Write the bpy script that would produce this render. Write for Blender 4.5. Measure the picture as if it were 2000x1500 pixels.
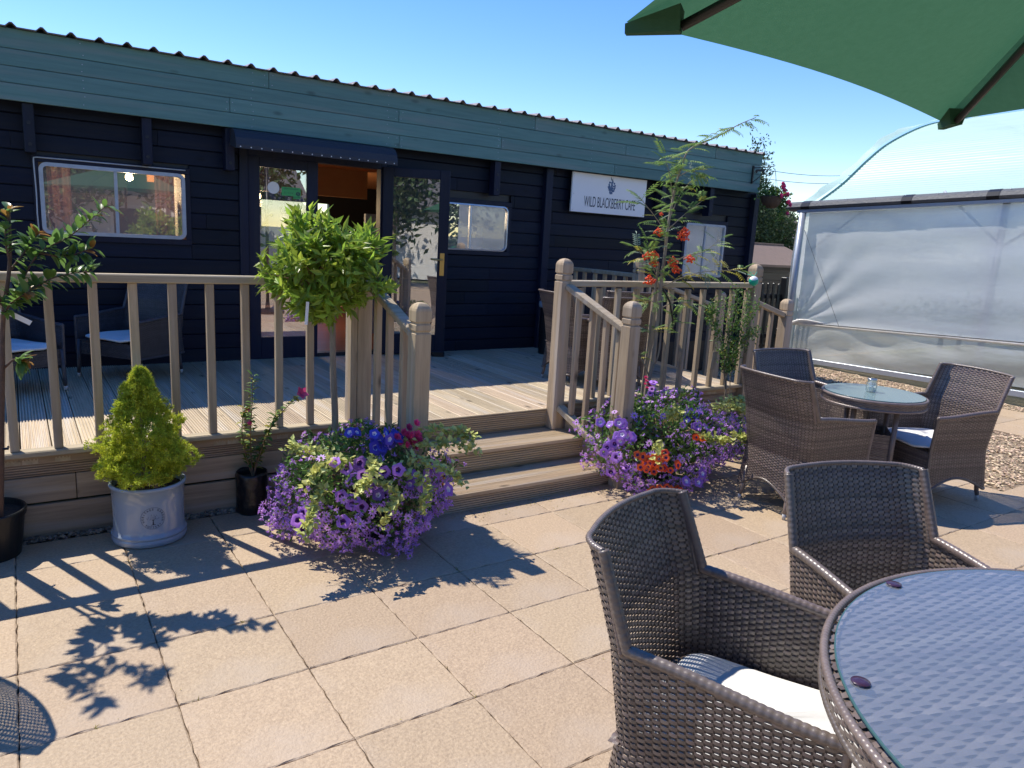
import bpy, math, random
import numpy as np
from math import sin, cos, pi, sqrt, radians, hypot, atan2
from mathutils import Vector, Matrix
random.seed(7); RNG = np.random.default_rng(11)
for o in list(bpy.data.objects): bpy.data.objects.remove(o)
SC = bpy.context.scene; COL = SC.collection

# ---------------------------------------------------------------- camera
CAMH = 1.62
yaw, pitch, roll = radians(34.28), radians(-11.19), radians(3.22)
fw = Vector((sin(yaw)*cos(pitch), cos(yaw)*cos(pitch), sin(pitch)))
r0 = Vector((cos(yaw), -sin(yaw), 0)); u0 = r0.cross(fw)
rt = r0*cos(roll)+u0*sin(roll); up = -r0*sin(roll)+u0*cos(roll)
cd = bpy.data.cameras.new('camera'); cam = bpy.data.objects.new('camera', cd); COL.objects.link(cam)
M = Matrix((rt, up, -fw)).transposed().to_4x4(); M.translation = (0, 0, CAMH); cam.matrix_world = M
cd.sensor_width = 36; cd.lens = 36*1439.9/2000; cd.clip_start = .05; cd.clip_end = 2000
SC.camera = cam
# ---------------------------------------------------------------- light
SUN = Vector((-.24, .617, 1.0)).normalized()
w = bpy.data.worlds.new('World'); SC.world = w; w.use_nodes = True
nt = w.node_tree; bg = nt.nodes['Background']
sky = nt.nodes.new('ShaderNodeTexSky'); sky.sky_type = 'NISHITA'; sky.sun_disc = False
sky.sun_elevation = math.asin(SUN.z); sky.sun_rotation = atan2(SUN.x, SUN.y)
sky.air_density = 1.0; sky.dust_density = 0; sky.ozone_density = 1.4
hs_ = nt.nodes.new('ShaderNodeHueSaturation'); hs_.inputs['Saturation'].default_value = 1.36; hs_.inputs['Hue'].default_value = .515
nt.links.new(sky.outputs[0], hs_.inputs['Color']); nt.links.new(hs_.outputs[0], bg.inputs[0]); bg.inputs[1].default_value = .112
sd = bpy.data.lights.new('sun', 'SUN'); sd.energy = 3.3; sd.angle = radians(.5); sd.color = (1, .93, .82)
so = bpy.data.objects.new('sun', sd); COL.objects.link(so)
so.rotation_euler = SUN.to_track_quat('Z', 'Y').to_euler(); so.location = (-3, 8, 12)
SC.view_settings.view_transform = 'Standard'; SC.view_settings.look = 'None'
SC.view_settings.gamma = 1; SC.view_settings.use_curve_mapping = False
SC.view_settings.exposure = .94
SC.render.engine = 'CYCLES'
SC.cycles.max_bounces = 7; SC.cycles.transparent_max_bounces = 12; SC.cycles.diffuse_bounces = 4

# ---------------------------------------------------------------- mesh helpers
class MB:
    def __init__(s): s.v = []; s.f = []; s.m = []; s.n = 0
    def add(s, V, F, mi=0):
        V = np.asarray(V, float).reshape(-1, 3)
        F = [tuple(int(i)+s.n for i in f) for f in F]
        s.v.append(V); s.f += F; s.m += [mi]*len(F); s.n += len(V)
    def addq(s, V, Q, mi=0):
        V = np.asarray(V, float).reshape(-1, 3); Q = np.asarray(Q)+s.n
        s.v.append(V); s.f += Q.tolist(); s.m += [mi]*len(Q); s.n += len(V)
    def box(s, x0, x1, y0, y1, z0, z1, mi=0):
        V = [(x, y, z) for z in (z0, z1) for y in (y0, y1) for x in (x0, x1)]
        s.add(V, [(0, 2, 3, 1), (4, 5, 7, 6), (0, 1, 5, 4), (2, 6, 7, 3), (0, 4, 6, 2), (1, 3, 7, 5)], mi)
    def bbox(s, x0, x1, y0, y1, z0, z1, b=.004, mi=0):
        """box with chamfered edges"""
        cx, cy, cz = (x0+x1)/2, (y0+y1)/2, (z0+z1)/2; h = ((x1-x0)/2, (y1-y0)/2, (z1-z0)/2)
        V = []; idx = {}
        for sx in (-1, 1):
            for sy in (-1, 1):
                for sz in (-1, 1):
                    sg = (sx, sy, sz)
                    for a in range(3):
                        p = [sg[k]*(h[k] if k == a else h[k]-b) for k in range(3)]
                        idx[(sg, a)] = len(V); V.append((cx+p[0], cy+p[1], cz+p[2]))
        F = []
        for a in range(3):
            b1, c1 = (a+1) % 3, (a+2) % 3
            for s_ in (-1, 1):
                q = []
                for (p, r) in ((-1, -1), (1, -1), (1, 1), (-1, 1)):
                    sg = [0]*3; sg[a] = s_; sg[b1] = p; sg[c1] = r; q.append(idx[(tuple(sg), a)])
                F.append(q if s_ > 0 else q[::-1])
            # edges between faces b1 and c1 running along a
            for p in (-1, 1):
                for r in (-1, 1):
                    A = [0]*3; A[a] = -1; A[b1] = p; A[c1] = r; B = list(A); B[a] = 1
                    A = tuple(A); B = tuple(B)
                    q = [idx[(A, b1)], idx[(A, c1)], idx[(B, c1)], idx[(B, b1)]]
                    F.append(q if p*r < 0 else q[::-1])
        for sx in (-1, 1):
            for sy in (-1, 1):
                for sz in (-1, 1):
                    sg = (sx, sy, sz); q = [idx[(sg, 0)], idx[(sg, 1)], idx[(sg, 2)]]
                    F.append(q if sx*sy*sz > 0 else q[::-1])
        s.add(V, F, mi)
    def tube(s, P, R, seg=8, mi=0, cap=True):
        P = np.asarray(P, float); n = len(P)
        R = np.broadcast_to(np.asarray(R, float), (n,)) if np.ndim(R) < 2 else R
        T = np.gradient(P, axis=0); T /= np.linalg.norm(T, axis=1)[:, None]+1e-12
        u = np.cross(T[0], (0, 0, 1.)); 
        if np.linalg.norm(u) < 1e-3: u = np.cross(T[0], (0, 1., 0))
        u /= np.linalg.norm(u); U = [u]
        for i in range(1, n):
            u = U[-1]-T[i]*np.dot(U[-1], T[i]); u /= np.linalg.norm(u)+1e-12; U.append(u)
        U = np.array(U); W = np.cross(T, U); a = np.linspace(0, 2*pi, seg, endpoint=False)
        V = P[:, None]+R[:, None, None]*(U[:, None]*np.cos(a)[None, :, None]+W[:, None]*np.sin(a)[None, :, None])
        i = np.arange(n-1)[:, None]*seg; j = np.arange(seg)[None]; k = (j+1) % seg
        Q = np.stack([i+j, i+k, i+seg+k, i+seg+j], -1).reshape(-1, 4)
        b = s.n; s.addq(V, Q, mi)
        if cap: s.f += [[b+q for q in range(seg)][::-1], [b+(n-1)*seg+q for q in range(seg)]]; s.m += [mi]*2
    def lathe(s, prof, c=(0, 0, 0), seg=32, mi=0, sx=1, sy=1, cap=True):
        a = np.linspace(0, 2*pi, seg, endpoint=False); n = len(prof)
        V = np.array([[(c[0]+r*cos(t)*sx, c[1]+r*sin(t)*sy, c[2]+z) for t in a] for r, z in prof])
        i = np.arange(n-1)[:, None]*seg; j = np.arange(seg)[None]; k = (j+1) % seg
        Q = np.stack([i+j, i+k, i+seg+k, i+seg+j], -1).reshape(-1, 4)
        b = s.n; s.addq(V, Q, mi)
        if cap: s.f += [[b+q for q in range(seg)][::-1], [b+(n-1)*seg+q for q in range(seg)]]; s.m += [mi]*2
    def grid(s, V, mi=0, flip=False):
        V = np.asarray(V, float); a, b = V.shape[:2]
        i = np.arange(a-1)[:, None]*b; j = np.arange(b-1)[None]
        Q = np.stack([i+j, i+j+1, i+b+j+1, i+b+j], -1).reshape(-1, 4)
        if flip: Q = Q[:, ::-1]
        s.addq(V, Q, mi)
    def prism(s, poly, ax, a0, a1, mi=0):
        """extrude 2-D polygon along axis ax (0,1,2); poly holds the other two coords in cyclic order"""
        n = len(poly); V = []
        for a in (a0, a1):
            for p, q in poly:
                c = [0]*3; c[ax] = a; c[(ax+1) % 3] = p; c[(ax+2) % 3] = q; V.append(c)
        F = [tuple(range(n))[::-1], tuple(range(n, 2*n))]+[(i, (i+1) % n, n+(i+1) % n, n+i) for i in range(n)]
        s.add(V, F, mi)
    def leaves(s, P, D, N, L, W, droop=.15, fold=.18, mi=0):
        """batch of folded leaves; P base points, D directions, N approx normals"""
        P = np.asarray(P, float); D = D/(np.linalg.norm(D, axis=1)[:, None]+1e-9)
        S = np.cross(D, N); S /= np.linalg.norm(S, axis=1)[:, None]+1e-9; N = np.cross(S, D)
        L = np.broadcast_to(L, (len(P),))[:, None]; W = np.broadcast_to(W, (len(P),))[:, None]
        mid = P+D*L*.45-N*W*fold
        le = P+D*L*.42+S*W*.5+N*W*.08; ri = P+D*L*.42-S*W*.5+N*W*.08; tip = P+D*L-N*L*droop
        V = np.stack([P, ri, tip, le, mid], 1).reshape(-1, 3); b = np.arange(len(P))[:, None]*5
        Q = np.concatenate([b+np.array([[0, 1, 2, 4]]), b+np.array([[0, 4, 2, 3]])], 0)
        s.addq(V, Q, mi)
    def mesh(s, name, mats, smooth=False):
        me = bpy.data.meshes.new(name)
        V = np.concatenate(s.v) if s.v else np.zeros((0, 3))
        me.from_pydata(V.tolist(), [], s.f)
        for m in (mats if isinstance(mats, (list, tuple)) else [mats]): me.materials.append(m)
        if any(s.m): me.polygons.foreach_set('material_index', s.m)
        if smooth: me.polygons.foreach_set('use_smooth', [True]*len(me.polygons))
        me.update(); return me
    def build(s, name, mats, parent=None, loc=(0, 0, 0), rz=0, smooth=False, kind=None):
        return link(name, s.mesh(name, mats, smooth), parent, loc, rz, kind)
def link(name, me, parent=None, loc=(0, 0, 0), rz=0, kind=None, rot=None, scale=None):
    o = bpy.data.objects.new(name, me); COL.objects.link(o)
    if parent: o.parent = parent
    o.location = loc; o.rotation_euler = rot if rot else (0, 0, rz)
    if scale is not None: o.scale = scale
    if kind: o['kind'] = kind
    return o
def tag(o, label=None, cat=None, group=None, kind=None):
    if label: o['label'] = label
    if cat: o['category'] = cat
    if group: o['group'] = group
    if kind: o['kind'] = kind
    return o
def thing(name, label, cat, loc=(0, 0, 0), rz=0, group=None):
    o = link(name, None, None, loc, rz); return tag(o, label, cat, group)
def kids(o): return [c for c in bpy.data.objects if c.parent == o]
def copy_tree(o, parent=None, tree=None):
    c = o.copy(); COL.objects.link(c); c.parent = parent
    for ch in tree.get(o.name, []): copy_tree(ch, c, tree)
    return c
def tree_of():
    t = {}
    for o in bpy.data.objects:
        if o.parent: t.setdefault(o.parent.name, []).append(o)
    return t
def unit(n):
    v = RNG.normal(size=(n, 3)); return v/np.linalg.norm(v, axis=1)[:, None]
def crom(P, n=8):
    P = [np.array(p, float) for p in P]; P = [2*P[0]-P[1]]+P+[2*P[-1]-P[-2]]; out = []
    for i in range(1, len(P)-2):
        for k in range(n):
            t = k/n; a, b, c, d = P[i-1:i+3]
            out.append(.5*((2*b)+(-a+c)*t+(2*a-5*b+4*c-d)*t*t+(-a+3*b-3*c+d)*t**3))
    out.append(P[-2]); return np.array(out)

# ---------------------------------------------------------------- materials
def mat(name, col, rough=.6, col2=None, nscale=8, bump=0, bscale=60, metal=0, spec=.5, rand=0, stretch=None,
        trans=0, coat=0, bias=.5, isl=0, detail=4, sheen=0, col3=None, n3=2.0, bdist=.01, contrast=.25):
    m = bpy.data.materials.new(name); m.use_nodes = True; nt = m.node_tree; N = nt.nodes; L = nt.links
    b = N['Principled BSDF']; b.inputs['Roughness'].default_value = rough; b.inputs['Metallic'].default_value = metal
    b.inputs['Specular IOR Level'].default_value = spec; b.inputs['Coat Weight'].default_value = coat
    tc = N.new('ShaderNodeTexCoord'); vec = tc.outputs['Object']
    oi = N.new('ShaderNodeObjectInfo')
    ad = N.new('ShaderNodeVectorMath'); ad.operation = 'MULTIPLY_ADD'
    cb = N.new('ShaderNodeCombineXYZ'); 
    for i in range(3): L.new(oi.outputs['Random'], cb.inputs[i])
    L.new(cb.outputs[0], ad.inputs[0]); ad.inputs[1].default_value = (13.7, 7.3, 19.1); L.new(vec, ad.inputs[2]); vec = ad.outputs[0]
    if stretch:
        mp = N.new('ShaderNodeMapping'); mp.inputs['Scale'].default_value = stretch; L.new(vec, mp.inputs['Vector']); vec = mp.outputs[0]
    out = None
    def rgb(c): return (*c, 1)
    if col2:
        n = N.new('ShaderNodeTexNoise'); n.inputs['Scale'].default_value = nscale; n.inputs['Detail'].default_value = detail; n.inputs['Roughness'].default_value = .65
        L.new(vec, n.inputs['Vector'])
        mr = N.new('ShaderNodeMapRange'); mr.inputs['From Min'].default_value = bias-contrast; mr.inputs['From Max'].default_value = bias+contrast
        L.new(n.outputs[0], mr.inputs[0])
        mx = N.new('ShaderNodeMix'); mx.data_type = 'RGBA'; mx.inputs['A'].default_value = rgb(col); mx.inputs['B'].default_value = rgb(col2)
        L.new(mr.outputs[0], mx.inputs['Factor']); out = mx.outputs['Result']
    if col3:
        n = N.new('ShaderNodeTexNoise'); n.inputs['Scale'].default_value = n3; n.inputs['Detail'].default_value = 5
        L.new(tc.outputs['Object'] if not stretch else vec, n.inputs['Vector'])
        mr = N.new('ShaderNodeMapRange'); mr.inputs['From Min'].default_value = .52; mr.inputs['From Max'].default_value = .72
        L.new(n.outputs[0], mr.inputs[0])
        mx = N.new('ShaderNodeMix'); mx.data_type = 'RGBA'
        if out: L.new(out, mx.inputs['A'])
        else: mx.inputs['A'].default_value = rgb(col)
        mx.inputs['B'].default_value = rgb(col3); L.new(mr.outputs[0], mx.inputs['Factor']); out = mx.outputs['Result']
    if rand or isl:
        hs = N.new('ShaderNodeHueSaturation')
        if out: L.new(out, hs.inputs['Color'])
        else: hs.inputs['Color'].default_value = rgb(col)
        src = oi.outputs['Random']
        if isl: g = N.new('ShaderNodeNewGeometry'); src = g.outputs['Random Per Island']
        mr = N.new('ShaderNodeMapRange'); a = isl or rand; mr.inputs['To Min'].default_value = 1-a; mr.inputs['To Max'].default_value = 1+a
        L.new(src, mr.inputs[0]); L.new(mr.outputs[0], hs.inputs['Value'])
        mr2 = N.new('ShaderNodeMapRange'); mr2.inputs['To Min'].default_value = .5-a*.045; mr2.inputs['To Max'].default_value = .5+a*.045
        ms = N.new('ShaderNodeMath'); ms.operation = 'FRACT'; mm = N.new('ShaderNodeMath'); mm.operation = 'MULTIPLY'; mm.inputs[1].default_value = 7.77
        L.new(src, mm.inputs[0]); L.new(mm.outputs[0], ms.inputs[0]); L.new(ms.outputs[0], mr2.inputs[0]); L.new(mr2.outputs[0], hs.inputs['Hue'])
        out = hs.outputs[0]
    if out: L.new(out, b.inputs['Base Color'])
    else: b.inputs['Base Color'].default_value = rgb(col)
    if bump:
        n = N.new('ShaderNodeTexNoise'); n.inputs['Scale'].default_value = bscale; n.inputs['Detail'].default_value = 5
        L.new(vec, n.inputs['Vector']); bp = N.new('ShaderNodeBump'); bp.inputs['Strength'].default_value = bump; bp.inputs['Distance'].default_value = bdist
        L.new(n.outputs[0], bp.inputs['Height']); L.new(bp.outputs[0], b.inputs['Normal'])
    if trans:
        t = N.new('ShaderNodeBsdfTranslucent'); ms = N.new('ShaderNodeMixShader'); ms.inputs[0].default_value = trans
        if out:
            br = N.new('ShaderNodeMix'); br.data_type = 'RGBA'; br.blend_type = 'MULTIPLY'; br.inputs['Factor'].default_value = 0
            L.new(out, br.inputs['A']); L.new(br.outputs['Result'], t.inputs[0])
        else: t.inputs[0].default_value = rgb(col)
        L.new(b.outputs[0], ms.inputs[1]); L.new(t.outputs[0], ms.inputs[2]); L.new(ms.outputs[0], N['Material Output'].inputs[0])
    return m
def wood(name, c1, c2, axis, rand=.12, rough=.75, knots=True, scale=1, bump=.35, knotcol=.35, spec=.25):
    """grain runs along axis"""
    st = [38*scale]*3; st[axis] = 2.2*scale
    m = mat(name, c1, rough, c2, 1.0, bump=bump, bscale=1.6, stretch=tuple(st), rand=rand, spec=spec, bdist=.003, contrast=.22, col3=tuple(.55*c1[i]+.45*sum(c1)/3*1.05 for i in range(3)), n3=.35)
    if knots:
        nt = m.node_tree; N = nt.nodes; L = nt.links; b = N['Principled BSDF']
        src = b.inputs['Base Color'].links[0].from_socket
        tc = [n for n in N if n.type == 'TEX_COORD'][0]; ad = [n for n in N if n.type == 'VECT_MATH'][0]
        mp = N.new('ShaderNodeMapping'); sc = [7.0]*3; sc[axis] = 3.0; mp.inputs['Scale'].default_value = sc; L.new(ad.outputs[0], mp.inputs['Vector'])
        v = N.new('ShaderNodeTexVoronoi'); v.inputs['Scale'].default_value = 1; L.new(mp.outputs[0], v.inputs['Vector'])
        mr = N.new('ShaderNodeMapRange'); mr.inputs['From Min'].default_value = .05; mr.inputs['From Max'].default_value = .16; mr.inputs['To Min'].default_value = knotcol; mr.inputs['To Max'].default_value = 1
        L.new(v.outputs['Distance'], mr.inputs[0])
        mx = N.new('ShaderNodeMix'); mx.data_type = 'RGBA'; mx.blend_type = 'MULTIPLY'; mx.inputs['Factor'].default_value = 1
        L.new(src, mx.inputs['A']); cbn = N.new('ShaderNodeCombineColor')
        for i in range(3): L.new(mr.outputs[0], cbn.inputs[i])
        L.new(cbn.outputs[0], mx.inputs['B']); L.new(mx.outputs['Result'], b.inputs['Base Color'])
    return m
def glass(name, base=.06, tint=(1, 1, 1), rough=0.0, film=0, hazecol=(.6, .65, .65)):
    m = bpy.data.materials.new(name); m.use_nodes = True; nt = m.node_tree; N = nt.nodes; L = nt.links
    N.remove(N['Principled BSDF'])
    t = N.new('ShaderNodeBsdfTransparent'); t.inputs[0].default_value = (*tint, 1)
    g = N.new('ShaderNodeBsdfGlossy'); g.inputs['Roughness'].default_value = rough
    ge = N.new('ShaderNodeNewGeometry'); dt = N.new('ShaderNodeVectorMath'); dt.operation = 'DOT_PRODUCT'; L.new(ge.outputs['Normal'], dt.inputs[0]); L.new(ge.outputs['Incoming'], dt.inputs[1])
    ab = N.new('ShaderNodeMath'); ab.operation = 'ABSOLUTE'; L.new(dt.outputs['Value'], ab.inputs[0])
    om = N.new('ShaderNodeMath'); om.operation = 'SUBTRACT'; om.inputs[0].default_value = 1; L.new(ab.outputs[0], om.inputs[1])
    pw = N.new('ShaderNodeMath'); pw.operation = 'POWER'; pw.inputs[1].default_value = 4; L.new(om.outputs[0], pw.inputs[0])
    a = N.new('ShaderNodeMath'); a.operation = 'MULTIPLY_ADD'; a.inputs[1].default_value = .9-base; a.inputs[2].default_value = base+.05; a.use_clamp = True; L.new(pw.outputs[0], a.inputs[0])
    mx = N.new('ShaderNodeMixShader'); L.new(a.outputs[0], mx.inputs[0]); L.new(t.outputs[0], mx.inputs[1]); L.new(g.outputs[0], mx.inputs[2])
    out = mx
    if film:
        d = N.new('ShaderNodeBsdfDiffuse'); d.inputs[0].default_value = (*hazecol, 1)
        m2 = N.new('ShaderNodeMixShader'); m2.inputs[0].default_value = film; L.new(t.outputs[0], m2.inputs[1]); L.new(d.outputs[0], m2.inputs[2])
        L.new(m2.outputs[0], mx.inputs[1])
    L.new(out.outputs[0], N['Material Output'].inputs[0]); return m
def sheet(name, col, alpha, transl, rough=.35, glossy=.12, bump=0, bscale=3, stretch=None):
    """thin plastic film: transparent + diffuse + translucent + gloss"""
    m = bpy.data.materials.new(name); m.use_nodes = True; nt = m.node_tree; N = nt.nodes; L = nt.links
    N.remove(N['Principled BSDF'])
    d = N.new('ShaderNodeBsdfDiffuse'); d.inputs[0].default_value = (*col, 1)
    t = N.new('ShaderNodeBsdfTranslucent'); t.inputs[0].default_value = (*col, 1)
    g = N.new('ShaderNodeBsdfGlossy'); g.inputs['Roughness'].default_value = rough; g.inputs[0].default_value = (.9, .9, .9, 1)
    x = N.new('ShaderNodeBsdfTransparent')
    m1 = N.new('ShaderNodeMixShader'); m1.inputs[0].default_value = transl; L.new(d.outputs[0], m1.inputs[1]); L.new(t.outputs[0], m1.inputs[2])
    m2 = N.new('ShaderNodeMixShader'); m2.inputs[0].default_value = glossy; L.new(m1.outputs[0], m2.inputs[1]); L.new(g.outputs[0], m2.inputs[2])
    m3 = N.new('ShaderNodeMixShader'); m3.inputs[0].default_value = alpha; L.new(x.outputs[0], m3.inputs[1]); L.new(m2.outputs[0], m3.inputs[2])
    tc = N.new('ShaderNodeTexCoord')
    if bump:
        mp = N.new('ShaderNodeMapping'); mp.inputs['Scale'].default_value = stretch or (1, 1, 1); L.new(tc.outputs['Object'], mp.inputs[0])
        n = N.new('ShaderNodeTexNoise'); n.inputs['Scale'].default_value = bscale; n.inputs['Detail'].default_value = 3; L.new(mp.outputs[0], n.inputs['Vector'])
        bp = N.new('ShaderNodeBump'); bp.inputs['Strength'].default_value = bump; bp.inputs['Distance'].default_value = .02; L.new(n.outputs[0], bp.inputs['Height'])
        for q in (d, t, g): L.new(bp.outputs[0], q.inputs['Normal'])
        mr = N.new('ShaderNodeMapRange'); mr.inputs['From Min'].default_value = .3; mr.inputs['From Max'].default_value = .7
        mr.inputs['To Min'].default_value = max(0, alpha-.08); mr.inputs['To Max'].default_value = min(1, alpha+.08); L.new(n.outputs[0], mr.inputs[0]); L.new(mr.outputs[0], m3.inputs[0])
    L.new(m3.outputs[0], N['Material Output'].inputs[0]); return m

def slab_mat():
    m = mat('textured_slab', (.535, .405, .262), .66, (.33, .24, .155), 85, bump=.6, bscale=95, rand=.07, spec=.5, col3=(.42, .33, .24), n3=2.2, bdist=.006, contrast=.26, bias=.42)
    return m
M_slab = slab_mat()
M_joint = mat('joint_dirt', (.17, .125, .09), .95, (.26, .20, .14), 30, bump=.6, bscale=90)
M_gravelbed = mat('gravel_bed', (.36, .27, .18), .95, (.20, .15, .10), 45, bump=1, bscale=60, bdist=.02)
M_earth = mat('earth', (.16, .14, .08), .95, (.09, .12, .04), 3, bump=.6, bscale=20)
M_stone = mat('gravel_stone', (.50, .38, .26), .8, isl=.45, spec=.3)
M_stone2 = mat('gravel_stone_dark', (.27, .215, .16), .75, isl=.5, spec=.3)
M_deck = wood('deck_wood', (.58, .475, .335), (.40, .32, .22), 1, rand=.16, bump=.3)
M_deckx = wood('deck_wood_across', (.56, .44, .28), (.36, .275, .175), 0, rand=.14, bump=.3)
M_skirt = wood('skirt_wood', (.54, .40, .27), (.30, .22, .15), 0, rand=.1, bump=.5, knotcol=.3)
M_railz = wood('rail_wood_upright', (.52, .405, .265), (.33, .25, .165), 2, rand=.12, bump=.45)
M_railx = wood('rail_wood_along', (.52, .43, .30), (.34, .275, .185), 0, rand=.1, bump=.45)
M_raily = wood('rail_wood_depth', (.52, .43, .30), (.34, .275, .185), 1, rand=.1, bump=.45)
M_navy = wood('navy_paint_board', (.0040, .0095, .026), (.0022, .0055, .016), 0, rand=.3, rough=.55, bump=.6, knotcol=.55, spec=.25)
M_navyz = wood('navy_paint_upright', (.008, .013, .036), (.005, .008, .024), 2, rand=.2, rough=.5, bump=.3, knots=False, spec=.3)
M_green = wood('green_paint_board', (.125, .25, .235), (.088, .185, .180), 0, rand=.10, rough=.6, bump=.4, knotcol=.62, spec=.3)
M_felt = mat('roofing_felt', (.018, .024, .04), .55, (.03, .036, .05), 90, bump=.6, bscale=200)
M_roof = mat('bitumen_roof', (.16, .14, .16), .7, (.24, .22, .23), 20, bump=.3, bscale=40)
M_black = mat('black_plastic', (.012, .012, .013), .35)
M_blackbag = mat('black_bag', (.012, .012, .014), .28, bump=.5, bscale=22, bdist=.02)
M_dark = mat('dark_paint', (.012, .014, .018), .4)
M_white = mat('white_paint', (.75, .75, .73), .4)
M_whitetrim = mat('grey_white_seal', (.50, .54, .58), .45, (.36, .40, .44), 14)
M_alu = mat('aluminium_frame', (.62, .66, .70), .35, metal=.6)
M_sign = mat('white_sign_panel', (.84, .85, .85), .45)
M_ink = mat('sign_ink', (.03, .05, .075), .5)
M_inkblue = mat('sign_ink_blue', (.10, .17, .30), .5, (.05, .10, .2), 60)
M_brass = mat('brass', (.62, .42, .14), .3, metal=.9)
M_steel = mat('steel', (.55, .56, .58), .3, metal=.9)
M_glass = glass('window_glass', .38, film=.24, hazecol=(.6, .65, .72))  # pale layer puts the washed-out reflection into the pane colour
M_doorglass = glass('door_glass', .36, film=.04)
M_tableglass = glass('table_glass', .07, (.90, .96, .97), .06, film=.24, hazecol=(.44, .50, .60))  # pale blue layer: dusty glass, with the sky's reflection put into its colour
M_tableglass2 = glass('frosted_table_glass', .08, (.8, .95, .93), .05, film=.55, hazecol=(.36, .52, .52))
M_glassedge = mat('glass_edge', (.05, .11, .11), .2)
M_jar = glass('jar_glass', .12, (.93, .97, .96), film=.12)
M_wicker = mat('brown_wicker', (.20, .155, .13), .34, (.12, .09, .078), 25, spec=.7, isl=.38)
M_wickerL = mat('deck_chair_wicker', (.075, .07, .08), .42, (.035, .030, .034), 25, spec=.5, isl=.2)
M_stake = mat('wicker_stake', (.045, .032, .027), .5)
M_legtip = mat('grey_foot', (.45, .45, .45), .5)
M_cushion = mat('white_cushion', (.72, .71, .68), .85, bump=.15, bscale=12, bdist=.02)
M_brolly = mat('green_canvas', (.036, .118, .062), .8, (.045, .135, .074), 60, trans=.42, bump=.15, bscale=400)
M_brolly2 = mat('terracotta_canvas', (.30, .085, .045), .8, (.34, .10, .05), 60, trans=.35)
M_rib = mat('dark_rib', (.008, .010, .009), .4)
M_potblue = mat('glazed_pot', (.36, .43, .50), .18, (.30, .37, .45), 5, coat=.6, spec=.5, bump=.05, bscale=10)
M_terra = mat('terracotta', (.45, .19, .10), .8, (.38, .15, .08), 10)
M_soil = mat('soil', (.035, .022, .014), .95, (.06, .04, .025), 40, bump=1, bscale=70)
M_bark = mat('bark', (.38, .31, .23), .85, (.22, .18, .13), 30, stretch=(1, 1, .25), bump=.6, bscale=50)
M_barkred = mat('red_brown_bark', (.15, .085, .055), .75, (.08, .045, .03), 30, bump=.4, bscale=60)
M_twig = mat('twig', (.26, .15, .08), .7)
M_leafbay = mat('bay_leaf', (.38, .48, .06), .34, (.20, .33, .045), 6, isl=.45, trans=.55, spec=.5)
M_leafdark = mat('photinia_leaf', (.17, .28, .07), .26, (.10, .19, .055), 6, isl=.5, trans=.55, spec=.6)
M_leafred = mat('young_red_leaf', (.36, .13, .045), .35, (.30, .20, .05), 9, isl=.3, trans=.4)
M_conifer = mat('spruce_needle', (.70, .70, .07), .6, (.40, .52, .05), 9, isl=.35, trans=.4)
M_leafmid = mat('mid_green_leaf', (.16, .28, .055), .45, (.08, .17, .04), 6, isl=.45, trans=.4)
M_leaflime = mat('lime_leaf', (.78, .76, .24), .5, (.33, .40, .10), 10, isl=.25, trans=.3)
M_leafgrey = mat('silver_leaf', (.17, .24, .17), .6, isl=.25, trans=.15)
M_leafyel = mat('yellowing_leaf', (.42, .33, .04), .5, (.28, .30, .05), 8, isl=.35, trans=.4)
M_leafrow = mat('rowan_leaf', (.20, .30, .07), .5, (.12, .20, .05), 8, isl=.45, trans=.42)
M_leafbg = mat('background_leaf', (.09, .14, .045), .6, (.045, .08, .03), 3, isl=.4, trans=.25)
M_scaev = mat('violet_petal', (.58, .28, .84), .5, (.76, .46, .92), 8, isl=.2, rand=0, trans=.4)
M_petun = mat('purple_petunia', (.50, .17, .78), .55, (.64, .34, .85), 20, rand=.3, trans=.35)
M_petblue = mat('blue_petunia', (.07, .05, .50), .55, (.14, .10, .6), 20, rand=.2, trans=.3)
M_pink = mat('pink_petal', (.75, .06, .24), .55, (.85, .15, .35), 20, rand=.15, trans=.3)
M_orange = mat('orange_petal', (.80, .075, .015), .55, (.85, .16, .03), 20, rand=.2, trans=.3)
M_eyegreen = mat('flower_eye', (.22, .30, .05), .6)
M_eyewhite = mat('flower_throat', (.72, .66, .78), .6)
M_eyedark = mat('flower_dark_throat', (.10, .02, .16), .6)
M_berry = mat('rowan_berry', (.90, .085, .012), .3, isl=.2)
M_wickbask = mat('basket_weave', (.075, .05, .035), .7, (.04, .028, .02), 30, bump=.6, bscale=60)
M_whitetag = mat('white_tag', (.8, .8, .78), .5)
M_greenplas = mat('green_plastic', (.0, .42, .27), .3, spec=.5)
M_galv = mat('galvanised_steel', (.42, .46, .52), .4, (.36, .40, .46), 20, metal=.3)
M_gutter = mat('dark_gutter', (.07, .078, .088), .5, (.11, .11, .11), 10, bump=.3, bscale=30)
M_tunnel = sheet('polytunnel_sheet', (.62, .84, .73), .97, .40, bump=.25, bscale=6, stretch=(1, .2, 1))
M_curtain = sheet('curtain_film', (.80, .82, .85), .90, .45, rough=.35, glossy=.10, bump=.3, bscale=4, stretch=(1, .3, 1.2))
M_curtain2 = sheet('lower_film', (.78, .78, .73), .80, .45, rough=.25, glossy=.16, bump=.6, bscale=4, stretch=(1, .6, 2.2))
M_film3 = sheet('rolled_film', (.86, .84, .80), .95, .3, bump=.4, bscale=9)
M_shedroof = mat('brown_felt', (.23, .165, .135), .85, (.19, .14, .115), 12, bump=.3, bscale=80)
M_shedwall = wood('shed_wall', (.10, .09, .075), (.07, .06, .05), 0, rand=.1)
M_tile = mat('roof_tile', (.24, .18, .16), .85, (.15, .12, .11), 12, rand=.25, bump=.3, bscale=30)
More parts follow.
